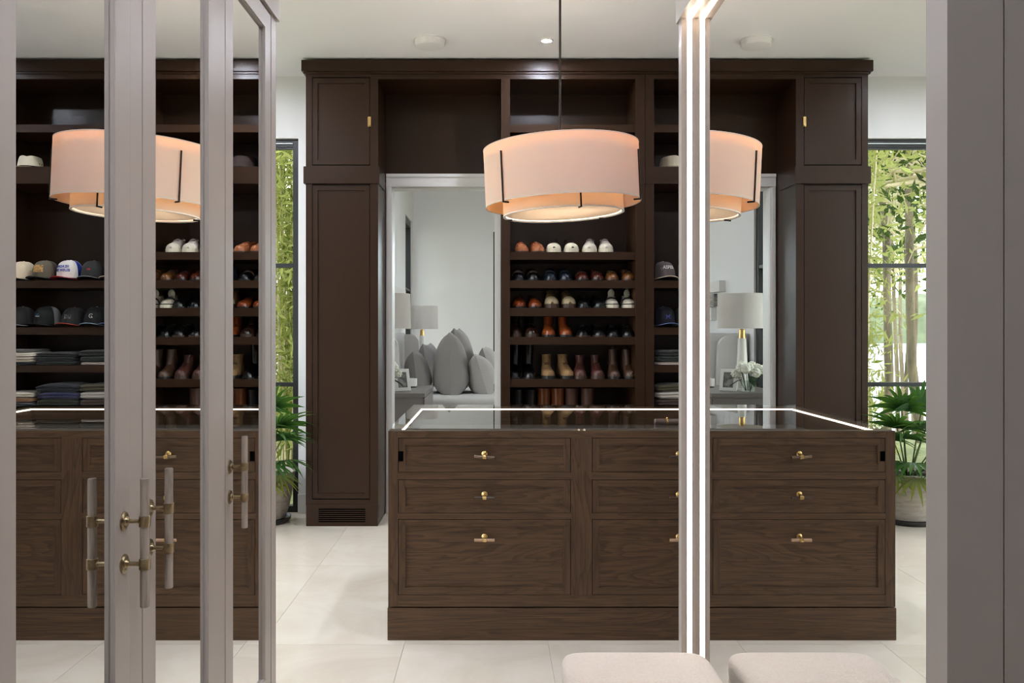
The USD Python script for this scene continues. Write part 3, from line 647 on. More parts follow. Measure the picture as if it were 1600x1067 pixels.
lea = lambda n, c, r=.3, **k: mat('leather_' + n, c, r, **k)
def zs(i): return Q(SHOE_Y[i][0])
YS = Y3 + .1
xs = lambda px: X(px, YS)
cog, tan_, black_l, brown_l, dk, navy_l = lea('cognac', '#8a431b', .25), lea('tan', '#a06a38', .5), lea('black', '#0b0a0a', .18), lea('brown', '#4a2a1a', .35), lea('dark_brown', '#23130c', .25), lea('navy', '#101720', .22)
caramel, red_br, suede, oiled = lea('caramel', '#9c5c36', .45), lea('red_brown', '#7a3514', .22), lea('sand_suede', '#86663f', .75), lea('oiled_brown', '#4a3222', .5)
knit_g, sole_w, sole_k, sole_b, white_u = mat('knit_grey', '#a2958c', .9, bump=(500, .6, .003)), mat('sole_white', '#cdc4ac', .6), mat('sole_black', '#0c0b0a', .5), mat('sole_brown', '#3a2415', .5), mat('sneaker_white', '#c3b9a6', .6)
lace_g, lace_k, lace_b = mat('lace_grey', '#8b7d75', .8), mat('lace_black', '#0d0c0b', .8), mat('lace_brown', '#3a2618', .8)
rose = lea('rust_brown', '#4a251c', .5)
DEF = [  # shelf, left px, right px, name, kind, upper, sole, lace, toe, shaft, yaw, tall
    (0, 815, 838, 'caramel leather moccasin with bow lace', 'moc', caramel, sole_b, lea('moc_lace', '#8a4a28', .5), None, 0, .12, 1.0),
    (0, 866, 891, 'sneaker with big off-white rubber toe', 'sneaker', dk, sole_w, lace_k, sole_w, 0, .03, .95),
    (0, 924, 947, 'grey knit trainer with pale sole', 'knit', knit_g, sole_w, lace_g, white_u, 0, -.16, 1.0),
    (1, 811, 832, 'black penny loafer with pale edged strap', 'loafer', black_l, sole_k, lea('dull_strap', '#6d5140', .35), None, 0, .05, 1.0),
    (1, 861, 882, 'navy black leather slip-on', 'loafer', navy_l, sole_k, navy_l, None, 0, .02, 1.05),
    (1, 911, 932, 'dark brown loafer with shiny vamp', 'loafer', lea('oxblood', '#42190f', .2), sole_k, dk, None, 0, -.03, .95),
    (1, 958, 981, 'tan leather driving shoe', 'moc', lea('ochre', '#6a4019', .4), sole_b, lace_b, None, 0, -.1, .95),
    (2, 812, 834, 'red brown polished dress shoe', 'dress', red_br, sole_k, lace_b, None, 0, .06, .95),
    (2, 862, 886, 'olive tan chukka with cream toe', 'sneaker', lea('olive_suede', '#5c421f', .7), sole_b, lace_b, mat('cream_toe', '#9c8d6e', .5), 0, .1, 1.2),
    (2, 913, 935, 'black patent derby with glossy toe', 'dress', black_l, sole_k, lace_k, None, 0, -.02, 1.0),
    (2, 958, 982, 'cream sports sandal with black strap', 'strap', white_u, sole_w, lace_k, None, 0, -.12, .9),
    (3, 806, 829, 'dark brown ankle boot', 'lace', dk, sole_b, lace_b, lea('dark_toe', '#4c3223', .22), .155, .03, .85),
    (3, 858, 882, 'glossy cognac ankle boot', 'chelsea', cog, sole_k, lace_b, None, .150, .04, .92),
    (3, 912, 935, 'black oxford shoe with brown welt', 'dress', black_l, sole_b, lace_k, None, 0, -.02, .9),
    (3, 959, 980, 'black cap-toe dress shoe', 'dress', lea('jet', '#080808', .12), sole_k, lace_k, None, 0, -.05, .9),
    (4, 804, 826, 'tall shiny black riding boot', 'tall', black_l, sole_k, lace_k, None, .262, .0, .9),
    (4, 856, 883, 'tan nubuck lace-up boot', 'lace', suede, sole_k, lace_b, None, .165, .16, 1.0),
    (4, 908, 933, 'rust brown lace-up work boot', 'lace', rose, sole_b, lace_b, None, .160, -.1, 1.0),
    (4, 961, 983, 'brown leather pull-on boot', 'chelsea', oiled, sole_k, lace_b, None, .20, -.04, .95),
    (5, 808, 829, 'black leather tall boot on bottom visible shelf', 'tall', lea('grey_black', '#151414', .4), sole_k, lace_k, None, .36, .0, 1.0),
    (5, 851, 874, 'chestnut western boot on bottom visible shelf', 'tall', lea('chestnut', '#6f3a17', .3), sole_b, lace_b, None, .37, .0, 1.0),
    (5, 895, 922, 'worn brown tall boot on bottom visible shelf', 'tall', lea('worn', '#4f2f22', .5), sole_b, lace_b, None, .37, .0, 1.0),
]
SHELF = ['top', 'second', 'third', 'fourth', 'fifth', 'lowest']
for sh, pl, pr, nm, kind, um, sm, lm_, tm, shaft, yaw, tall in DEF:
    for px, side, wd_ in ((pl, -1, 'left one'), (pr, 1, 'right one')):
        where = f'{SHELF[sh]} shoe shelf' if sh < 5 else 'half hidden by island'
        nm_ = nm.replace(' on bottom visible shelf', '')
        shoe(f'{nm_}, {wd_} of its pair, {where}', xs(px), zs(sh), yaw * .6 + .06 * side, side, kind, um, sm, lm_, tm, shaft, .285 if sh < 5 else .27, tall)

# ================================================================== HATS
def crown_pt(az, v, rx=.082, ry=.098, h=.118, z0=.022, front=0.0):
    """az 0 faces the room (-y); v 0 at the sweatband, 1 on top."""
    r = np.cos(v * np.pi / 2) ** .62 * (1 + front * .9 * np.clip(np.cos(az), 0, 1) ** 1.5 * np.sin(np.pi * np.clip(v, 0, 1) ** 1.3))
    return np.stack([rx * r * np.sin(az), -ry * r * np.cos(az), z0 + h * (1 + .35 * front) * np.sin(v * np.pi / 2) ** .95], -1)
def cap(label, x, z, yaw, cm, bm, back=None, edge=None, front=.12, text=(), patch=None, brim_tilt=0., y=None, s=1.0):
    y = Y3 + .155 if y is None else y
    t = thing('baseball_cap', label, 'cap', (x, y, z), 'caps on the hat shelves')
    def place(m): return MOVE(ROT(SC(CAT(m), s), (0, 0, 1), yaw), (x, y, z))
    v = np.linspace(0, 1, 13)
    def dome(a0, a1, n, m, name, closed=False):
        az = np.linspace(a0, a1, n)
        A, V = np.meshgrid(az, v, indexing='ij')
        return part(t, name, place(GRID(crown_pt(A, V, front=front), flip=False)), m, True)
    if back:
        dome(-1.25, 1.25, 23, cm, 'front_panel'); dome(1.25, 2 * math.pi - 1.25, 31, back, 'mesh_back')
    else:
        dome(-math.pi, math.pi, 49, cm, 'crown')
    k = [TUBE(crown_pt(np.full(10, a), np.linspace(.02, .97, 10), front=front) * [1.005, 1.005, 1.0] + [0, 0, .0004], .0011, 5) for a in np.radians([0, 60, 120, 180, 240, 300])]
    part(t, 'seams', place(CAT(*k)), cm, True)
    top = crown_pt(np.array(0.), np.array(1.), front=front)
    part(t, 'button', place(BALL(top + [0, .004, .001], (.008, .008, .004), 1)), edge or cm, True)
    s_ = np.linspace(-1, 1, 21); q = np.linspace(0, 1, 8)
    Sg, Qg = np.meshgrid(s_, q, indexing='ij')
    az = Sg * 1.22
    b0 = crown_pt(az, np.zeros_like(az), front=front)
    out = b0 * [1.0 + 0, 1, 1]
    ext = .072 * np.sqrt(np.clip(1 - Sg ** 4, 0, 1))
    bx = b0[..., 0] * (1 + .10 * Qg); by = b0[..., 1] - ext * Qg
    bz = .0205 + Qg * (.004 - brim_tilt) - .018 * (bx / .085) ** 2 + .006
    top_ = np.stack([bx, by, bz], -1); bot = top_ - [0, 0, .0030]
    bot[..., 2] = np.maximum(bot[..., 2], .0005); top_[..., 2] = np.maximum(top_[..., 2], .003)
    part(t, 'brim', place(CAT(GRID(top_, flip=True), GRID(bot), GRID(np.stack([top_[:, -1], bot[:, -1]]), flip=True), GRID(np.stack([top_[0], bot[0]])), GRID(np.stack([top_[-1], bot[-1]]), flip=True))), bm, 40)
    if edge:
        part(t, 'brim_edge', place(TUBE(top_[:, -1] - [0, 0, .0012], .0024, 6)), edge, True)
    def wrap(m, zc, az0=0.0, lift=.0012):
        vv = np.asarray(m[0]).copy()
        hh = .118 * (1 + .35 * front)
        vq = np.clip((zc + vv[:, 1] - .022) / hh, 0.0, .97)
        vpar = np.arcsin(vq ** (1 / .95)) / (np.pi / 2)
        azp = az0 + vv[:, 0] / .088
        p = crown_pt(azp, vpar, front=front)
        nrm = np.stack([np.sin(azp), -np.cos(azp), np.full(len(azp), .25)], -1)
        return p + nrm * (lift + vv[:, 2:3]), m[1]
    if patch:
        pm, w, h, zc, brd = patch
        g = GRID(np.stack(np.broadcast_arrays(np.linspace(-w / 2, w / 2, 9)[:, None], np.linspace(-h / 2, h / 2, 5)[None, :], .001), -1))
        part(t, 'patch', place(wrap(g, zc)), pm, True)
        if brd:
            e = [(-w / 2, -h / 2), (0, -h / 2), (w / 2, -h / 2), (w / 2, 0), (w / 2, h / 2), (0, h / 2), (-w / 2, h / 2), (-w / 2, 0), (-w / 2, -h / 2)]
            part(t, 'patch_border', place(TUBE(wrap((np.array([(a, b, .0015) for a, b in e]), None), zc)[0], .0016, 6)), brd, True)
    for kind, val, hgt, zc, m, az0 in text:
        if kind == 'text':
            tm = meshkit.text_mesh(val, hgt, .0012, True); vv = np.array(tm.vertices); vv[:, 0] -= (vv[:, 0].min() + vv[:, 0].max()) / 2
            part(t, 'lettering', place(wrap((vv, np.array(tm.faces)), zc, az0)), m)
        elif kind == 'stroke':
            for st in val:
                pts = wrap((np.array([(a, b, .001) for a, b in st]), None), zc, az0)[0]
                part(t, 'emblem', place(TUBE(pts, hgt, 5)), m, True)
    return t
C = lambda n, c, r=.85: mat('cloth_' + n, c, r, bump=(420, .35, .002))
cream, khaki, char, blackc, navyc, grey_c = C('cream', '#c9b79c'), C('khaki', '#5c5344'), C('charcoal', '#252423'), C('black', '#101010'), C('navy', '#11131f'), C('stone_grey', '#5b4f4d')
whitec, bluec, redc, mesh_g = C('white', '#d8d0c8'), C('royal', '#12328c'), C('red', '#9b1420'), C('mesh_grey', '#7d7d7d')
orange, ltblue, dkgreen = C('orange', '#b03a1c'), C('pale_blue', '#7e93a3'), C('dark_green', '#141a15')
th_w, th_b, th_r = mat('thread_white', '#d9d4cc', .7), mat('thread_blue', '#23378f', .7), mat('thread_red', '#c03034', .7)
th_k = mat('thread_black', '#1b1b1b', .7)
H1, H2 = Q(HAT_Y[0][0]), Q(HAT_Y[1][0])
arc = lambda cx, cy, r, a0, a1, n=12: [(cx + r * math.cos(a), cy + r * math.sin(a)) for a in np.linspace(a0, a1, n)]
cap('grey cap with white ASPEN lettering, leftmost on upper cap shelf', 1.195, H1, .10, grey_c, grey_c, edge=cream, text=[('text', 'ASPEN', .0225, .085, th_w, .20), ('stroke', [arc(0, 0, .010, 0, 6.28), [(-.007, 0), (.007, 0)], [(0, -.007), (0, .007)]], .0012, .085, mat('thread_grey', '#99918d', .7), -.50)], front=.0)
cap('black cap with small red emblem and pale brim edge, upper cap shelf', 1.365, H1, -.08, char, blackc, edge=mesh_g, text=[('text', 'mk', .013, .075, th_r, 0)])
cap('white, red and blue trucker cap with REAGAN BUSH lettering', 1.53, H1 + 0.0, .12, whitec, redc, back=bluec, front=.2, text=[('text', 'REAGAN', .0175, .092, th_b, 0), ('text', "BUSH '84", .0175, .066, th_b, 0), ('stroke', [[(-.06, 0), (.06, 0)]], .0016, .048, th_r, 0)])
cap('olive khaki cap with tan picture patch on the front', 1.70, H1, .1, khaki, char, back=C('dull_brown', '#3b3027'), front=.15, patch=(mat('patch_tan', '#b78a4c', .7, noise=((60, 60, 110), '#4c331c', .5, .62)), .075, .050, .085, mat('patch_border', '#8b7a66', .7)))
cap('cream cap with a small black circular logo, farthest right on upper cap shelf', 1.86, H1, .22, cream, cream, front=.0, text=[('stroke', [arc(0, 0, .0145, .4, 2.7), arc(0, 0, .0145, 3.5, 5.9), [(.004, .012), (-.004, 0), (.004, 0), (-.004, -.013)]], .0014, .08, th_k, 0)])
cap('navy cap with blue crossed star emblem, leftmost on lower cap shelf', 1.195, H2, .15, navyc, navyc, edge=mat('thread_steel', '#5d6f9c', .7), text=[('stroke', [[(-.016, -.014), (.016, .014)], [(-.016, .014), (.016, -.014)], [(-.019, .002), (.019, .002)]], .0022, .075, mat('thread_violet', '#4a53a0', .7), 0)])
cap('black cap with white loop emblem and pale blue brim edge, lower cap shelf', 1.345, H2, -.05, blackc, blackc, edge=ltblue, text=[('stroke', [arc(0, 0, .014, -2.2, 2.6), [(.0, .0), (-.012, -.012)]], .0018, .08, th_w, 0)])
cap('washed charcoal cap with orange brim edge and outlined mountain badge', 1.50, H2, .08, char, C('faded', '#2f2d2b'), edge=orange, front=.0, text=[('stroke', [[(-.025, -.014), (.025, -.014), (.025, .014), (-.025, .014), (-.025, -.014)], [(-.02, -.006), (-.006, .006), (0, 0), (.008, .009), (.02, -.006)], [(-.02, -.010), (.02, -.010)]], .0009, .075, mat('thread_dull', '#9a968f', .7), 0)])
cap('black trucker cap with light grey mesh and small blue emblem', 1.685, H2, .25, blackc, blackc, back=mesh_g, front=.2, text=[('stroke', [[(-.016, -.006), (.016, -.004)], [(-.014, -.010), (.014, -.009)]], .0013, .085, th_w, 0), ('stroke', [[(-.012, .0), (-.004, .008), (.004, .0), (.012, .006)]], .0022, .088, mat('thread_teal', '#1f5f86', .7), 0)])
cap('dark cap with grey mesh back and white script, far end of lower cap shelf', 1.865, H2, .28, char, blackc, back=C('mesh_dark', '#3d3d3f'), edge=mat('thread_pale', '#8a8583', .7), text=[('stroke', [[(-.02, 0), (-.008, .004), (.004, -.002), (.022, .002)], [(-.014, -.006), (.012, -.005)]], .0012, .066, th_w, 0)])

def brim_hat(label, x, y, z, yaw, m, band, r=.155, holes=False):
    t = thing('panama_hat', label, 'hat', (x, y, z))
    a = np.linspace(0, 2 * np.pi, 48, endpoint=False)
    prof = [(1.0, .012), (.93, .004), (.8, .002), (.66, .004), (.60, .010), (.575, .05), (.55, .08), (.50, .098), (.38, .103), (.22, .096), (.0, .090)]
    P_ = []
    for q, zz in prof:
        e = 1.0 + .0 * q
        px, py = r * .9 * q * np.sin(a), -r * 1.05 * q * np.cos(a)
        pz = np.full(48, zz)
        if zz > .06:   # pinched crown
            pz = pz + .010 * np.cos(a) * q - .012 * (np.abs(px) < .03) * (q < .5) - .008 * np.exp(-(px / .02) ** 2)
            px = px * (1 - .12 * np.clip(np.cos(a), 0, 1))
        P_.append(np.stack([px, py, pz], -1))
    place = lambda mm: MOVE(ROT(mm, (0, 0, 1), yaw), (x, y, z))
    g = np.array(P_)
    part(t, 'felt', place(GRID(np.concatenate([g, (g - [0, 0, .0025])[::-1]]), close_v=True, flip=True)), m, 50)
    rb = lambda s, zz: np.stack([r * .9 * s * np.sin(a), -r * 1.05 * s * np.cos(a), np.full(48, zz)], -1)
    part(t, 'ribbon', place(GRID(np.array([rb(.604, .012), rb(.592, .030)]), close_v=True, flip=True)), band, True)
    if holes:
        for dx in (-.012, .012):
            an = math.radians(-70) + dx / .09
            part(t, 'eyelet', place(BALL((r * .9 * .578 * math.sin(an), -r * 1.05 * .578 * math.cos(an), .05), .0035, 1)), black_gap, True)
    return t
straw = mat('straw', '#cfc4ab', .8, bump=((300, 300, 300), .4, .003))
brim_hat('ivory straw hat at left end of the high hat shelf', 1.262, Y3 + .19, Q(260.5), .5, straw, mat('ribbon_pale', '#bfb39a', .8))
brim_hat('ivory panama hat with dark ribbon at right end of high hat shelf', 1.83, Y3 + .19, Q(260.5), -.2, straw, mat('ribbon_dark', '#2b2119', .8), holes=True)
brim_hat('dark brown felt hat on the high shelf above the shoes', .315, Y3 + .19, Q(260.5), .9, mat('brown_felt', '#2b1a12', .85), mat('ribbon_black', '#120c09', .6))

# ================================================================== FOLDED CLOTHES
def garment(label, x, z, w, d, h, m, seed, arch=.0, y=None, name='folded_sweater', cat='folded clothes', group='folded clothes on the hat shelves'):
    y = Y3 + .02 + d / 2 if y is None else y
    v, f = BALL((0, 0, 0), 1, 4, (.28, .28, .55))
    v = v.copy()
    nz = meshkit.noise(v * 2.2 + seed * 7.3, seed) - .5
    n2 = meshkit.noise(v * 5 + seed * 3.1, seed + 1) - .5
    u, q = v[:, 0].copy(), v[:, 2].copy()
    v = v * [w / 2, d / 2, h / 2]
    front = np.clip(-v[:, 1] / (d / 2), 0, 1)
    v[:, 1] += (.010 * np.exp(-((q - .05) / .16) ** 2) * (front > .8)) + .008 * n2 * front
    v[:, 0] += .012 * nz * np.abs(u)
    v[:, 2] += h / 2 + (.10 * h * nz + .06 * h * n2) * (q > -.5)
    v[:, 2] = v[:, 2] * (1 - arch * u ** 2 * .55)
    v[:, 2] = np.maximum(v[:, 2], .0004) + z
    v[:, 0] += x; v[:, 1] += y
    return solo(name, label, cat, (v, f), m, True, group)
H3, H4 = Q(HAT_Y[2][0]), Q(HAT_Y[3][0])
K = lambda n, c: mat('knit_' + n, c, .95, bump=(260, .6, .003), sheen_weight=.15)
def stack(x, z, w, d, items, seed, where):
    for k, (h, m, desc, arch, dx) in enumerate(items):
        garment(f'{desc}, {where}', x + dx, z, w, d, h, m, seed + k, arch)
        z += h * (.93 if arch < .3 else .86)
stack(1.265, H3, .30, .30, [(.022, K('pale', '#b9a9a0'), 'folded white shirt at the bottom', .0, -.005), (.042, K('forest', '#1c211b'), 'folded dark green sweater in the middle', .0, .0), (.045, K('moss_black', '#1d1e1a'), 'folded black green sweater on top', .05, .01)], 11, 'left stack under the caps')
stack(1.575, H3, .29, .30, [(.028, K('ink', '#121212'), 'folded black trousers, lowest', .1, 0), (.034, K('coal', '#141313'), 'folded black sweater, middle', .3, .01), (.036, K('umber_black', '#191615'), 'folded brown black sweater, topmost', .45, -.005)], 21, 'middle stack under the caps')
stack(1.845, H3, .25, .30, [(.022, K('slate_navy', '#161a1f'), 'folded slate navy shirt, lowest', 0, 0), (.02, K('ivory_a', '#c2b5a4'), 'folded ivory tee, second from bottom', 0, 0), (.02, K('ivory_b', '#cbbfae'), 'folded ivory tee, third from bottom', 0, .003), (.032, K('white_c', '#d4cabb'), 'folded thick white tee, second from top', .0, -.003), (.022, K('dove', '#6a6560'), 'folded grey shirt, topmost', .0, .02)], 31, 'right stack under the caps')
stack(1.265, H4, .30, .30, [(.06, K('mocha', '#3a2a22'), 'folded dark mocha sweater, lowest', .1, 0), (.055, K('stone', '#a39a90'), 'folded light grey sweater, middle', .2, 0), (.055, K('olive', '#3d3722'), 'folded olive sweater, topmost', .25, .005)], 41, 'left stack on lower clothes shelf')
stack(1.56, H4, .31, .30, [(.062, K('deep_olive', '#20200f'), 'folded deep olive sweater, lowest', .35, 0), (.058, K('indigo', '#252442'), 'folded indigo sweater, middle', .5, -.003), (.060, K('midnight', '#101318'), 'folded midnight navy sweater, topmost', .55, .006)], 51, 'middle stack on lower clothes shelf')
stack(1.85, H4, .25, .30, [(.035, K('ash', '#4a4a50'), 'folded ash grey tee, lowest', .1, 0), (.035, K('sand_tan', '#8a6646'), 'folded tan sweater, middle', .2, 0), (.04, K('ecru', '#b5aa97'), 'folded ecru sweater, topmost', .2, 0)], 61, 'right stack on lower clothes shelf')

# small roll with a brass clip lying on the glass top
RX_, RY_, RZ_ = X(1042, 3.82), 3.82, TOP + .0142
wr = thing('watch_roll', 'small dark leather roll with brass clip lying on the island glass top', 'watch roll', (RX_, RY_, TOP))
part(wr, 'roll', TUBE([(RX_ + q, RY_, RZ_) for q in (-.056, -.053, 0, .053, .056)], [.011, .014, .014, .014, .011], 20), lea('roll', '#54423a', .35), 40)
part(wr, 'clip', CAT(TUBE([(RX_ + q, RY_, RZ_) for q in (-.005, -.0045, .0045, .005)], [.0138, .0150, .0150, .0138], 20), BALL((RX_, RY_ - .003, RZ_ + .016), (.005, .005, .005), 1)), brass, 40)

# ================================================================== PALM IN A POT
px_, py_ = -1.62, 5.965
pot_m = mat('pot_ceramic', '#a69c90', .6, noise=((9, 9, 60), '#8f8578', .4, .7), bump=((10, 10, 90), .5, .006))
pl = thing('potted_palm', 'green fan palm in a ribbed pale grey pot before the tall window', 'potted plant', (px_, py_, 0))
pp = part(pl, 'pot', LATHE([(0, .028), (.150, .028), (.165, .035), (.190, .12), (.212, .24), (.228, .345), (.230, .352), (.222, .355), (.214, .345), (.205, .30), (0, .30)], px_, py_, 64), pot_m, 40)
part(pl, 'saucer', LATHE([(0, 0), (.175, 0), (.198, .020), (.200, .036), (.193, .036), (.186, .018), (0, .016)], px_, py_, 48), mat('saucer_black', '#141311', .4), 40)
part(pl, 'soil', LATHE([(0, .318), (.208, .318), (.206, .304), (0, .304)], px_, py_, 40), mat('soil', '#1c140d', .95, bump=(90, 1.0, .02)), True)
leaf_m = usdkit.material(stage, '/World/Looks/palm_leaf', {'d': ('principled_bsdf', {'base_color': lin('#2f5426'), 'roughness': .38}), 't': ('translucent_bsdf', {'color': lin('#5d8a2f')}), 'm': ('mix_closure', {'fac': .28})}, [('d.BSDF', 'm.closure1'), ('t.BSDF', 'm.closure2')], surface='m.closure')
leaf_y = usdkit.material(stage, '/World/Looks/palm_leaf_old', {'d': ('principled_bsdf', {'base_color': lin('#6f7a2c'), 'roughness': .4}), 't': ('translucent_bsdf', {'color': lin('#9aa63c')}), 'm': ('mix_closure', {'fac': .3})}, [('d.BSDF', 'm.closure1'), ('t.BSDF', 'm.closure2')], surface='m.closure')
stalk_m = mat('palm_stalk', '#4a5a28', .45)
def frond(az, elev, stem, size, seed, m=leaf_m, nleaf=15, spread=2.1):
    r = np.random.default_rng(seed)
    d = np.array([math.cos(az) * math.cos(elev), math.sin(az) * math.cos(elev), math.sin(elev)])
    base = np.array([px_ + .03 * math.cos(az), py_ + .03 * math.sin(az), .31])
    k = np.linspace(0, 1, 7)[:, None]
    path = base + d * stem * k + np.array([0, 0, .10]) * (k - k ** 2) * stem * 2
    tip = path[-1]
    f = part(pl, 'frond', TUBE(path, np.linspace(.006, .0035, 7), 6), stalk_m, True)
    fwd = path[-1] - path[-2]; fwd /= np.linalg.norm(fwd)
    fwd = fwd + np.array([0, 0, -.25]); fwd /= np.linalg.norm(fwd)
    side = np.cross(fwd, [0, 0, 1]); side /= np.linalg.norm(side)
    nrm = np.cross(side, fwd)
    ms = []
    for q in np.linspace(-1, 1, nleaf):
        a = q * spread / 1.0 * .72
        dirn = fwd * math.cos(a) + side * math.sin(a)
        ln = size * (1 - .28 * abs(q) ** 1.5) * r.uniform(.88, 1.08)
        tt = np.linspace(0, 1, 7)
        droop = -.34 * ln * tt ** 2.2 * r.uniform(.6, 1.4)
        cen = tip + dirn * ln * tt[:, None] + np.array([0, 0, 1]) * droop[:, None]
        wdir = np.cross(dirn, nrm); wdir /= np.linalg.norm(wdir)
        wd = .017 * np.array([.25, .8, 1, .95, .75, .45, .04]) * (size / .35)
        Lp, Rp = cen - wdir * wd[:, None] + nrm * wd[:, None] * .35, cen + wdir * wd[:, None] + nrm * wd[:, None] * .35
        ms.append(GRID(np.stack([Lp, cen, Rp], 1)))
    part(f, 'leaf_fan', CAT(*ms), m, True)
FR_ = [(-.85, 1.05, .42, .33), (-.72, .95, .34, .25), (-1.05, .85, .40, .34), (-1.5, .95, .46, .36), (-2.2, .8, .42, .36), (-2.9, .95, .44, .34), (2.7, 1.1, .50, .33), (-.80, .55, .28, .27), (-1.25, .5, .30, .32), (-2.0, .5, .30, .33), (-2.7, .6, .32, .3), (-1.8, 1.35, .52, .36), (-.9, 1.3, .50, .30)]
for k, (az, el, st, sz) in enumerate(FR_): frond(az, el, st, sz, 100 + k)
for k, (az, el, st, sz) in enumerate([(-1.3, .15, .24, .24), (-.85, .2, .22, .2), (-2.0, .12, .24, .24)]): frond(az, el, st, sz, 150 + k, leaf_y, 11)

# ================================================================== BEDROOM beyond the doorway
grey_l = mat('headboard_linen', '#bdb8b3', .9, bump=(500, .4, .002))
duvet = mat('duvet', '#c9c6c1', .9)
sheet = mat('mattress', '#d2cfca', .9)
slate = mat('nightstand_lacquer', '#6f6964', .35)
import shapely.geometry as sg
BY0_, BY1_ = 8.44, 10.76
bed = thing('bed', 'wide bed with pale grey winged headboard and white bedding', 'bed', (0, 9.6, 0))
part(bed, 'base', BX(-1.1, 1.02, BY0_ + .12, BY1_ - .12, .06, .30, .01), grey_l)
for sx in (-.95, .9):
    for sy in (BY0_ + .22, BY1_ - .22): part(bed, 'leg', BX(sx - .03, sx + .03, sy - .03, sy + .03, 0, .06), black_metal)
part(bed, 'mattress', BALL((-.04, 9.6, .45), (1.08, 1.05, .17), 4, (.12, .12, .35)), sheet, True)
dv = BALL((.06, 9.6, .56), (1.0, 1.12, .13), 4, (.14, .14, .4))
dv[0][:, 2] += .02 * (meshkit.fbm(dv[0] * 2.5, 3, 5) - .5)
part(bed, 'duvet', dv, duvet, True)
part(bed, 'headboard', BX(-1.235, -1.12, BY0_ - .02, BY1_ + .02, .10, 1.31, .03), grey_l)
for yy in (BY0_ - .06, BY1_ - .02):
    pg = sg.Polygon([(-1.2, .08), (-.955, .08), (-.925, .9), (-.945, 1.29), (-1.2, 1.29)]).buffer(-.12).buffer(.12).union(sg.box(-1.2, .08, -1.05, 1.29))
    m_ = trimesh.creation.extrude_polygon(pg, .08, engine='earcut')
    part(bed, 'headboard_wing', MOVE(ROT(CAT(m_), (1, 0, 0), math.pi / 2), (0, yy + .08, 0)), grey_l, 40)
def pillow(label, x, y, z, th, w, h, m, lean, yaw, seed, plump=1.0):
    n = 25
    u, v = np.meshgrid(np.linspace(-1, 1, n), np.linspace(-1, 1, n), indexing='ij')
    prof = ((1 - np.abs(u) ** 3.2) * (1 - np.abs(v) ** 3.2)) ** .5
    yy = u * (1 - .09 * (1 - v ** 2)) * w / 2
    zz = v * (1 - .09 * (1 - u ** 2)) * h / 2
    wr_ = .012 * (meshkit.fbm(np.stack([yy * 9, zz * 9, u * 0 + seed], -1), 3, seed) - .5)
    sag = (1 - .28 * v)
    front = np.stack([th / 2 * prof * sag * plump + wr_ * prof, yy, zz], -1)
    back = np.stack([-th / 2 * prof * sag + wr_ * prof, yy, zz], -1)
    mm = CAT(GRID(front), GRID(back, flip=True))
    mm = ROT(mm, (0, 1, 0), -lean); mm = ROT(mm, (0, 0, 1), yaw)
    v_ = mm[0]; v_ = v_ + [x, y, z - v_[:, 2].min()]
    return solo('pillow', label, 'pillow', (v_, mm[1]), m, True, 'pillows on the bed')
pg1, pg2, pg3 = mat('pillow_grey', '#8c8782', .9, bump=(400, .4, .002)), mat('pillow_mid', '#989390', .9, bump=(400, .4, .002)), mat('pillow_rib', '#ada8a2', .9, bump=((20, 20, 160), .6, .006))
ZBED = .672
pillow('grey pillow against headboard, nearest the door', -.80, 8.93, ZBED, .27, .72, .46, pg1, .12, .05, 1)
pillow('grey pillow against headboard, far side of the bed', -.76, 10.15, ZBED, .27, .72, .52, pg2, .12, -.05, 2)
pillow('tall dark grey cushion standing in the middle, near one', -.445, 8.95, ZBED - .03, .36, .70, .68, pg1, .02, .03, 3)
pillow('tall dark grey cushion behind the near one', -.40, 10.1, ZBED, .34, .66, .70, pg1, .10, -.05, 4)
pillow('small ribbed light grey cushion in front, near side', -.125, 9.0, ZBED - .01, .30, .62, .44, pg3, .30, .04, 5)
pillow('small ribbed light grey cushion in front, far side', -.03, 9.9, ZBED, .28, .60, .50, pg3, .32, -.05, 6)

def nightstand(label, y0, y1):
    x0, x1 = -1.235, -.585
    t = thing('nightstand', label, 'nightstand', ((x0 + x1) / 2, (y0 + y1) / 2, 0))
    part(t, 'body', BX(x0 + .01, x1 - .02, y0 + .01, y1 - .01, .10, .765), slate)
    part(t, 'top', BX(x0, x1, y0, y1, .765, .80, .006), slate)
    for za, zb in ((.12, .43), (.45, .755)):
        d = part(t, 'drawer', BX(x1 - .02, x1 - .004, y0 + .03, y1 - .03, za, zb, .003), slate)
        part(d, 'handle', TUBE([(x1 + .014, (y0 + y1) / 2 + q, (za + zb) / 2) for q in (-.09, .09)], .006, 8), LOOKS['nickel'])
        part(d, 'handle_post', CAT(TUBE([(x1 - .006, (y0 + y1) / 2 + .07, (za + zb) / 2), (x1 + .014, (y0 + y1) / 2 + .07, (za + zb) / 2)], .005, 8)), LOOKS['nickel'])
        part(d, 'handle_post', CAT(TUBE([(x1 - .006, (y0 + y1) / 2 - .07, (za + zb) / 2), (x1 + .014, (y0 + y1) / 2 - .07, (za + zb) / 2)], .005, 8)), LOOKS['nickel'])
    for sx in (x0 + .05, x1 - .06):
        for sy in (y0 + .05, y1 - .05): part(t, 'leg', BX(sx - .02, sx + .02, sy - .02, sy + .02, 0, .10), black_metal)
nightstand('slate grey nightstand nearest the doorway with flowers and frame on top', 7.28, 8.36)
nightstand('slate grey nightstand on the far side of the bed', 10.9, 11.9)
shade_w = cloth_glow('bedside_shade', '#e6e2dd', '#d8d2ca', .35)
ceram = mat('ceramic_white', '#dbd8d2', .25)
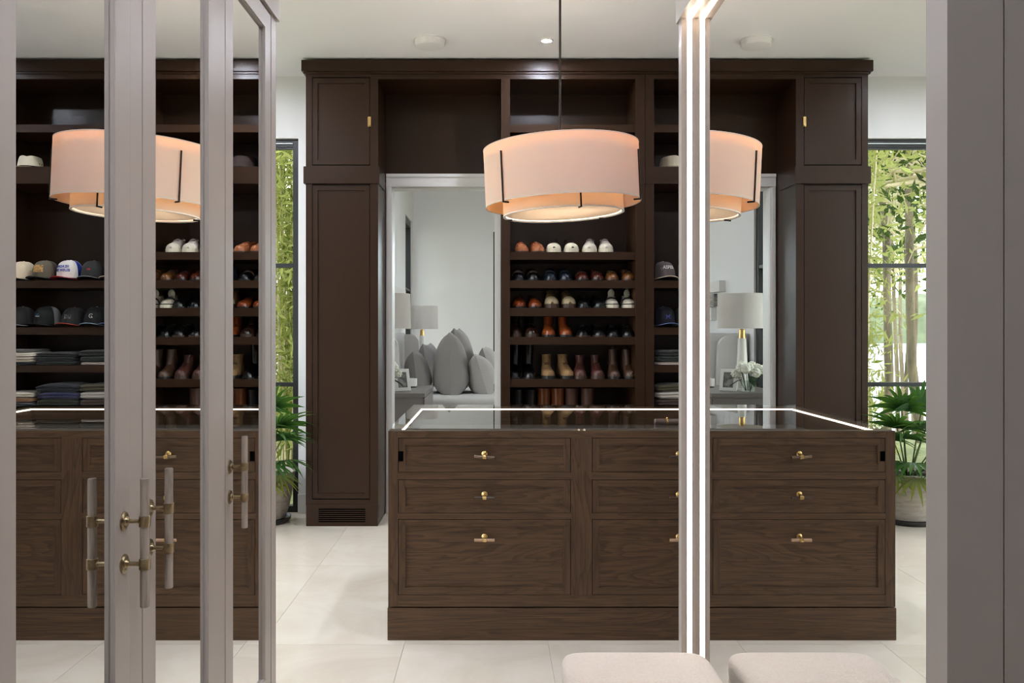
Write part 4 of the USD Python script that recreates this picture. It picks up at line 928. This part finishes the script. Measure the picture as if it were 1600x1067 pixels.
def table_lamp(label, x, y, r=.216):
    t = thing('table_lamp', label, 'table lamp', (x, y, .80))
    part(t, 'base', LATHE([(0, .80), (.068, .80), (.068, .815), (.060, .82), (.052, .95), (.036, 1.268), (0, 1.268)], x, y, 32), ceram, 40)
    part(t, 'neck', LATHE([(0, 1.268), (.030, 1.268), (.028, 1.345), (.02, 1.35), (0, 1.35)], x, y, 24), brass, 40, label='brass neck')
    part(t, 'stem', TUBE([(x, y, 1.34), (x, y, 1.655)], .006, 8), brass, 40)
    part(t, 'spider', CAT(TUBE([(x - r * .96, y, 1.65), (x + r * .96, y, 1.65)], .003, 6)), brass)
    part(t, 'shade', LATHE([(r, 1.357), (r * .965, 1.668), (r * .965 - .003, 1.668), (r - .003, 1.357), (r, 1.357)], x, y, 64), shade_w, 40, label='white drum shade')
table_lamp('bedside lamp with white drum shade on near nightstand behind the flowers', -.957, 7.666)
table_lamp('bedside lamp with white drum shade on far nightstand beyond the headboard', -.957, 11.45)
vx_, vy_ = -.930, 7.40
fv = thing('flower_vase', 'glass vase of white hydrangeas on the near nightstand', 'flowers', (vx_, vy_, .80))
part(fv, 'vase', LATHE([(0, .80), (.058, .80), (.060, .81), (.060, .905), (.057, .905), (.057, .812), (0, .812)], vx_, vy_, 32), pane_mat('vase_glass', (.9, .93, .91)), 40)
petal, leafg = mat('petal', '#dfe0d0', .8), mat('bouquet_leaf', '#2f4a2a', .5)
r_ = np.random.default_rng(5)
for k in range(13):
    a, q = k * 2.4, .03 + .085 * math.sqrt((k + .5) / 13)
    c = np.array([vx_ + q * math.cos(a), vy_ + q * math.sin(a), 1.035 - 3.2 * q * q * (1.2 + .6 * math.sin(k)) + r_.uniform(-.015, .015)])
    b_ = BALL(c, .040, 3); nv = b_[0] - c
    b_ = (c + nv * (1 + .28 * (meshkit.noise(b_[0] * 95, 3)[:, None] - .5) * 2), b_[1])
    part(fv, 'blossom', b_, petal, True)
    part(fv, 'stem', TUBE([(vx_ + .02 * math.cos(a), vy_ + .02 * math.sin(a), .815), c], .0025, 5), leafg)
for k in range(12):
    a = k * 2.1 + .4; d = np.array([math.cos(a), math.sin(a), r_.uniform(-.35, .3)])
    s = np.cross(d, [0, 0, 1]); s /= np.linalg.norm(s)
    p0 = np.array([vx_, vy_, r_.uniform(.90, .96)]) + d * .05
    q = np.linspace(0, 1, 6); wd = .030 * np.sin(np.pi * np.clip(q, .03, .97))
    cen = p0 + d * .105 * q[:, None] + np.array([0, 0, -.03]) * (q ** 2)[:, None]
    part(fv, 'leaf', GRID(np.stack([cen - s * wd[:, None], cen - [0, 0, .004], cen + s * wd[:, None]], 1)), leafg, True)
pf = thing('photo_frame', 'white photo frame leaning on the near nightstand beside the flowers', 'photo frame', (-.80, 7.56, .80))
fr = lambda m: ROT(ROT(m, (1, 0, 0), -.26, (-.80, 7.56, .80)), (0, 0, 1), .55, (-.80, 7.56, .80))
fw_, fh_ = .15, .20
part(pf, 'frame', CAT(fr(BX(-.80 - fw_ / 2, -.80 - fw_ / 2 + .03, 7.55, 7.567, .80, .80 + fh_)), fr(BX(-.80 + fw_ / 2 - .03, -.80 + fw_ / 2, 7.55, 7.567, .80, .80 + fh_)), fr(BX(-.80 - fw_ / 2 + .03, -.80 + fw_ / 2 - .03, 7.55, 7.567, .80, .83)), fr(BX(-.80 - fw_ / 2 + .03, -.80 + fw_ / 2 - .03, 7.55, 7.567, .77 + fh_, .80 + fh_))), ceram)
part(pf, 'print', fr(BX(-.80 - fw_ / 2 + .025, -.80 + fw_ / 2 - .025, 7.556, 7.56, .825, .775 + fh_)), mat('photo_print', '#5d5b58', .3, noise=(25, '#8f8c86', .4, .6)))
part(pf, 'easel', fr(ROT(BX(-.815, -.785, 7.568, 7.573, .82, .80 + fh_ * .8), (1, 0, 0), .45, (-.8, 7.57, .80 + fh_ * .8))), ceram)
cd = thing('candle_jar', 'white candle jar on the nightstand corner toward the bed', 'candle', (-.765, 8.05, .80))
part(cd, 'jar', LATHE([(0, .812), (.045, .812), (.047, .82), (.047, .885), (.043, .885), (.043, .875), (0, .875)], -.765, 8.05, 32), ceram, 40)
part(cd, 'foot', LATHE([(0, .80), (.040, .80), (.040, .812), (0, .812)], -.765, 8.05, 32), black_metal, 40)
aw = thing('wall_art', 'layered white and grey relief panels hung over the headboard', 'wall art', (BX0 + .03, 10.4, 1.4))
pw, pgy = mat('art_white', '#d6d3ce', .7), mat('art_grey', '#77716b', .7, noise=((5, 5, 40), '#a49e97', .4, .6))
for y0, y1, z0, z1, d_, m_ in ((9.28, 9.62, 1.765, 1.885, .07, pw), (9.64, 11.7, 1.775, 1.885, .05, pw), (9.62, 10.9, 1.61, 1.755, .04, pgy), (9.66, 11.5, 1.455, 1.60, .06, pw)):
    part(aw, 'panel', BX(BX0 + .001, BX0 + d_, y0, y1, z0, z1, .003), m_)
for dx, dy, lb in ((-.62, 8.7, 'bedroom downlight over the pillows'), (-1.02, 10.5, 'bedroom downlight washing the wall beyond the bed')):
    downlight(dx, dy, lb, BCEIL)

# ================================================================== OUTDOORS
def heights(x, y):
    return -.12 - 2.3 * np.clip((y - 11) / 17, 0, 1) ** 1.2 + .05 * (meshkit.fbm(np.stack([x * .5, y * .5, x * 0], -1), 3, 2) - .5) * np.clip((y - 7.5) / 3, 0, 1)
gx, gy = np.meshgrid(np.linspace(-45, 40, 120), np.concatenate([np.linspace(-30, 6, 8), np.linspace(6.6, 34, 50)]), indexing='ij')
struct('lawn', GRID(np.stack([gx, gy, heights(gx, gy) - .02], -1)), mat('lawn', '#6f7a4a', .9, noise=(1.6, '#8f9560', .35, .65), bump=(30, 1, .05)), True)
struct('terrace', CAT(BX(4.4, 13, -2, 16, -.30, -.04, .01), BX(-9, -2.8, -3, 6.0, -.30, -.04, .01)), mat('terrace_stone', '#cfc6b8', .8, noise=(3, '#a79c8d', .35, .65)))
struct('lake', BX(-500, 400, 26, 420, -3.2, -2.2, .01), mat('lake_water', '#a9b8c4', .3, bump=((.5, .25, 1), .12, .3)))
hx = np.linspace(-420, 250, 240); hq = np.linspace(0, 1, 9)
A_, B_ = np.meshgrid(hx, hq, indexing='ij')
hh = (9 + 9 * meshkit.fbm(np.stack([A_ * .02, A_ * 0, A_ * 0], -1), 4, 8)) * (1 + .25 * (meshkit.noise(np.stack([A_ * .25, B_ * 7, A_ * 0], -1), 4) - .5))
struct('far_shore', GRID(np.stack([A_, 230 + 60 * B_ + 10 * meshkit.noise(np.stack([A_ * .1, B_ * 3, A_ * 0], -1), 5), -2.2 + hh * np.sin(B_ * np.pi) ** .6], -1), flip=False), mat('far_woods', '#4f5c40', .95, noise=(.12, '#788362', .35, .65)), True)
bark = mat('bark', '#8d8168', .9, noise=((6, 6, 1.2), '#5c5342', .35, .65), bump=((14, 14, 3), .8, .02))
bark_p = mat('pale_twig', '#d8cba6', .85)
def leaf_mat(n, c, t): return cloth_glow(n, c, t, .35)
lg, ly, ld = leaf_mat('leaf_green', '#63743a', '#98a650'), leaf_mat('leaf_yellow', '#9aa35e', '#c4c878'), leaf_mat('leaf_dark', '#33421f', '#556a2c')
def leaves(centers, size, r, asp=.42):
    n = len(centers)
    d = r.normal(size=(n, 3)); d /= np.linalg.norm(d, axis=1, keepdims=True)
    u = np.cross(d, r.normal(size=(n, 3))); u /= np.linalg.norm(u, axis=1, keepdims=True)
    s = size * r.uniform(.6, 1.3, (n, 1))
    v = np.stack([centers - d * s, centers + u * s * asp, centers + d * s, centers - u * s * asp], 1).reshape(-1, 3)
    k = np.arange(n)[:, None] * 4
    return v, np.vstack([k + [0, 1, 2], k + [0, 2, 3]])
def tree(label, x, y, r, h, seed, lm, nleaf, size, zlo, spread, nbr=18, pale=True, tw=.008):
    g = np.random.default_rng(seed); z0 = float(heights(np.array(x), np.array(y))) - .1
    t = thing('tree', label, 'tree', (x, y, z0), 'trees beyond the tall window')
    k = np.linspace(0, 1, 9); wob = np.cumsum(g.normal(0, .05, (9, 2)), 0) * h / 9
    trunk = np.stack([x + wob[:, 0] - wob[0, 0], y + wob[:, 1] - wob[0, 1], z0 + k * h], -1)
    part(t, 'trunk', TUBE(trunk, r * (1 - .7 * k), 9), bark, True)
    br, tips = [], []
    for _ in range(nbr):
        q = g.uniform(zlo, 1.0); p0 = np.array([np.interp(q, k, trunk[:, c]) for c in range(3)])
        a = g.uniform(0, 2 * np.pi); L = spread * g.uniform(.5, 1.2) * (1.15 - .5 * q)
        d = np.array([math.cos(a), math.sin(a), g.uniform(-.25, .5)])
        s = np.linspace(0, 1, 6)[:, None]
        pts = p0 + d * L * s + np.cumsum(g.normal(0, .035, (6, 3)), 0) * L * s
        br.append(TUBE(pts, r * .36 * (1.05 - s[:, 0]) + tw, 5)); tips += list(pts[1:])
        for _2 in range(3):
            b0 = pts[g.integers(2, 5)]; d2 = d + g.normal(0, .7, 3)
            p2 = b0 + d2 * L * .45 * np.linspace(0, 1, 4)[:, None]
            br.append(TUBE(p2, np.linspace(tw * 1.3, tw * .6, 4), 4)); tips += list(p2[1:])
    part(t, 'branches', CAT(*br), bark_p if pale else bark, True, kind='stuff')
    tips = np.array(tips)
    c = tips[g.integers(0, len(tips), nleaf)] + g.normal(0, .17 * spread, (nleaf, 3))
    part(t, 'foliage', leaves(c, size, g, .3), lm, kind='stuff')
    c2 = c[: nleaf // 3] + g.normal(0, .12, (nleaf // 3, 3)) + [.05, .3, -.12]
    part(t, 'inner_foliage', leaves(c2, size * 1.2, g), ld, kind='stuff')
mx = lambda m, y: 2 * DR - (m - VX) / F * y          # where a thing seen in the right mirror stands
TREES = [(1386, 14, .055, 9, lg, 'slim tree with pale bark, first from the cabinet edge in the mirrored window'), (1403, 19, .05, 10, ly, 'thin yellow green tree near the lake shore, second in mirrored window'),
         (1417, 13, .032, 8, ly, 'very thin pale sapling, third in mirrored window'), (1429, 17, .055, 10, lg, 'slender tree with light trunk, fourth in mirrored window'), (1441, 11.5, .07, 9, ld, 'dark trunked tree at right edge of mirrored window'),
         (1362, 22, .06, 11, lg, 'tree by the water almost behind the cabinet in mirrored window'), (1410, 26, .07, 12, ly, 'pale yellow tree at the water edge, farthest back')]
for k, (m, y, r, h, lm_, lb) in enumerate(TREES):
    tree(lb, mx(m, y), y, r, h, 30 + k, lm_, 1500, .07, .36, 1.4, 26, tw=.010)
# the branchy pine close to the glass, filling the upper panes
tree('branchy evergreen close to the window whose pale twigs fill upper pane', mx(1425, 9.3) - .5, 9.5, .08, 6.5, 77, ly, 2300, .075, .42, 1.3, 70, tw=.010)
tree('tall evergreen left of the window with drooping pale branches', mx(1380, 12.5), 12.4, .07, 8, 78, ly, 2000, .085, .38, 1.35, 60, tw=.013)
# bamboo thicket seen straight through the window
bt = thing('bamboo_clump', 'dense bamboo thicket right outside the window beside the wardrobe', 'bamboo', (-2.05, 8.6, -.2))
g_ = np.random.default_rng(3)
cl, lf = [], []
for k in range(30):
    x, y = g_.uniform(-2.35, -1.75), g_.uniform(7.7, 9.2)
    top = np.array([x + g_.normal(0, .12), y + g_.normal(0, .12), g_.uniform(3.2, 4.4)])
    s = np.linspace(0, 1, 5)[:, None]; pts = np.array([x, y, -.2]) * (1 - s) + top * s + np.array([.06, 0, 0]) * np.sin(s * 3)
    part(bt, 'cane', TUBE(pts, np.linspace(.014, .006, 5), 6), bark_p if k % 2 else mat('cane_green', '#7d8a45', .5), True)
    lf += list(pts[1:] * .7 + pts[:-1] * .3)
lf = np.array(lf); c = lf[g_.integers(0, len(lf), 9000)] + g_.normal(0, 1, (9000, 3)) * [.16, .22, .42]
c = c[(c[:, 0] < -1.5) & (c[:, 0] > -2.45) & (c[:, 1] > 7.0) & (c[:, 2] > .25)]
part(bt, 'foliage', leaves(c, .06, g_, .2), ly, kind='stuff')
part(bt, 'shaded_foliage', leaves(c[:3000] + [-.02, .3, -.1], .06, g_, .25), lg, kind='stuff')
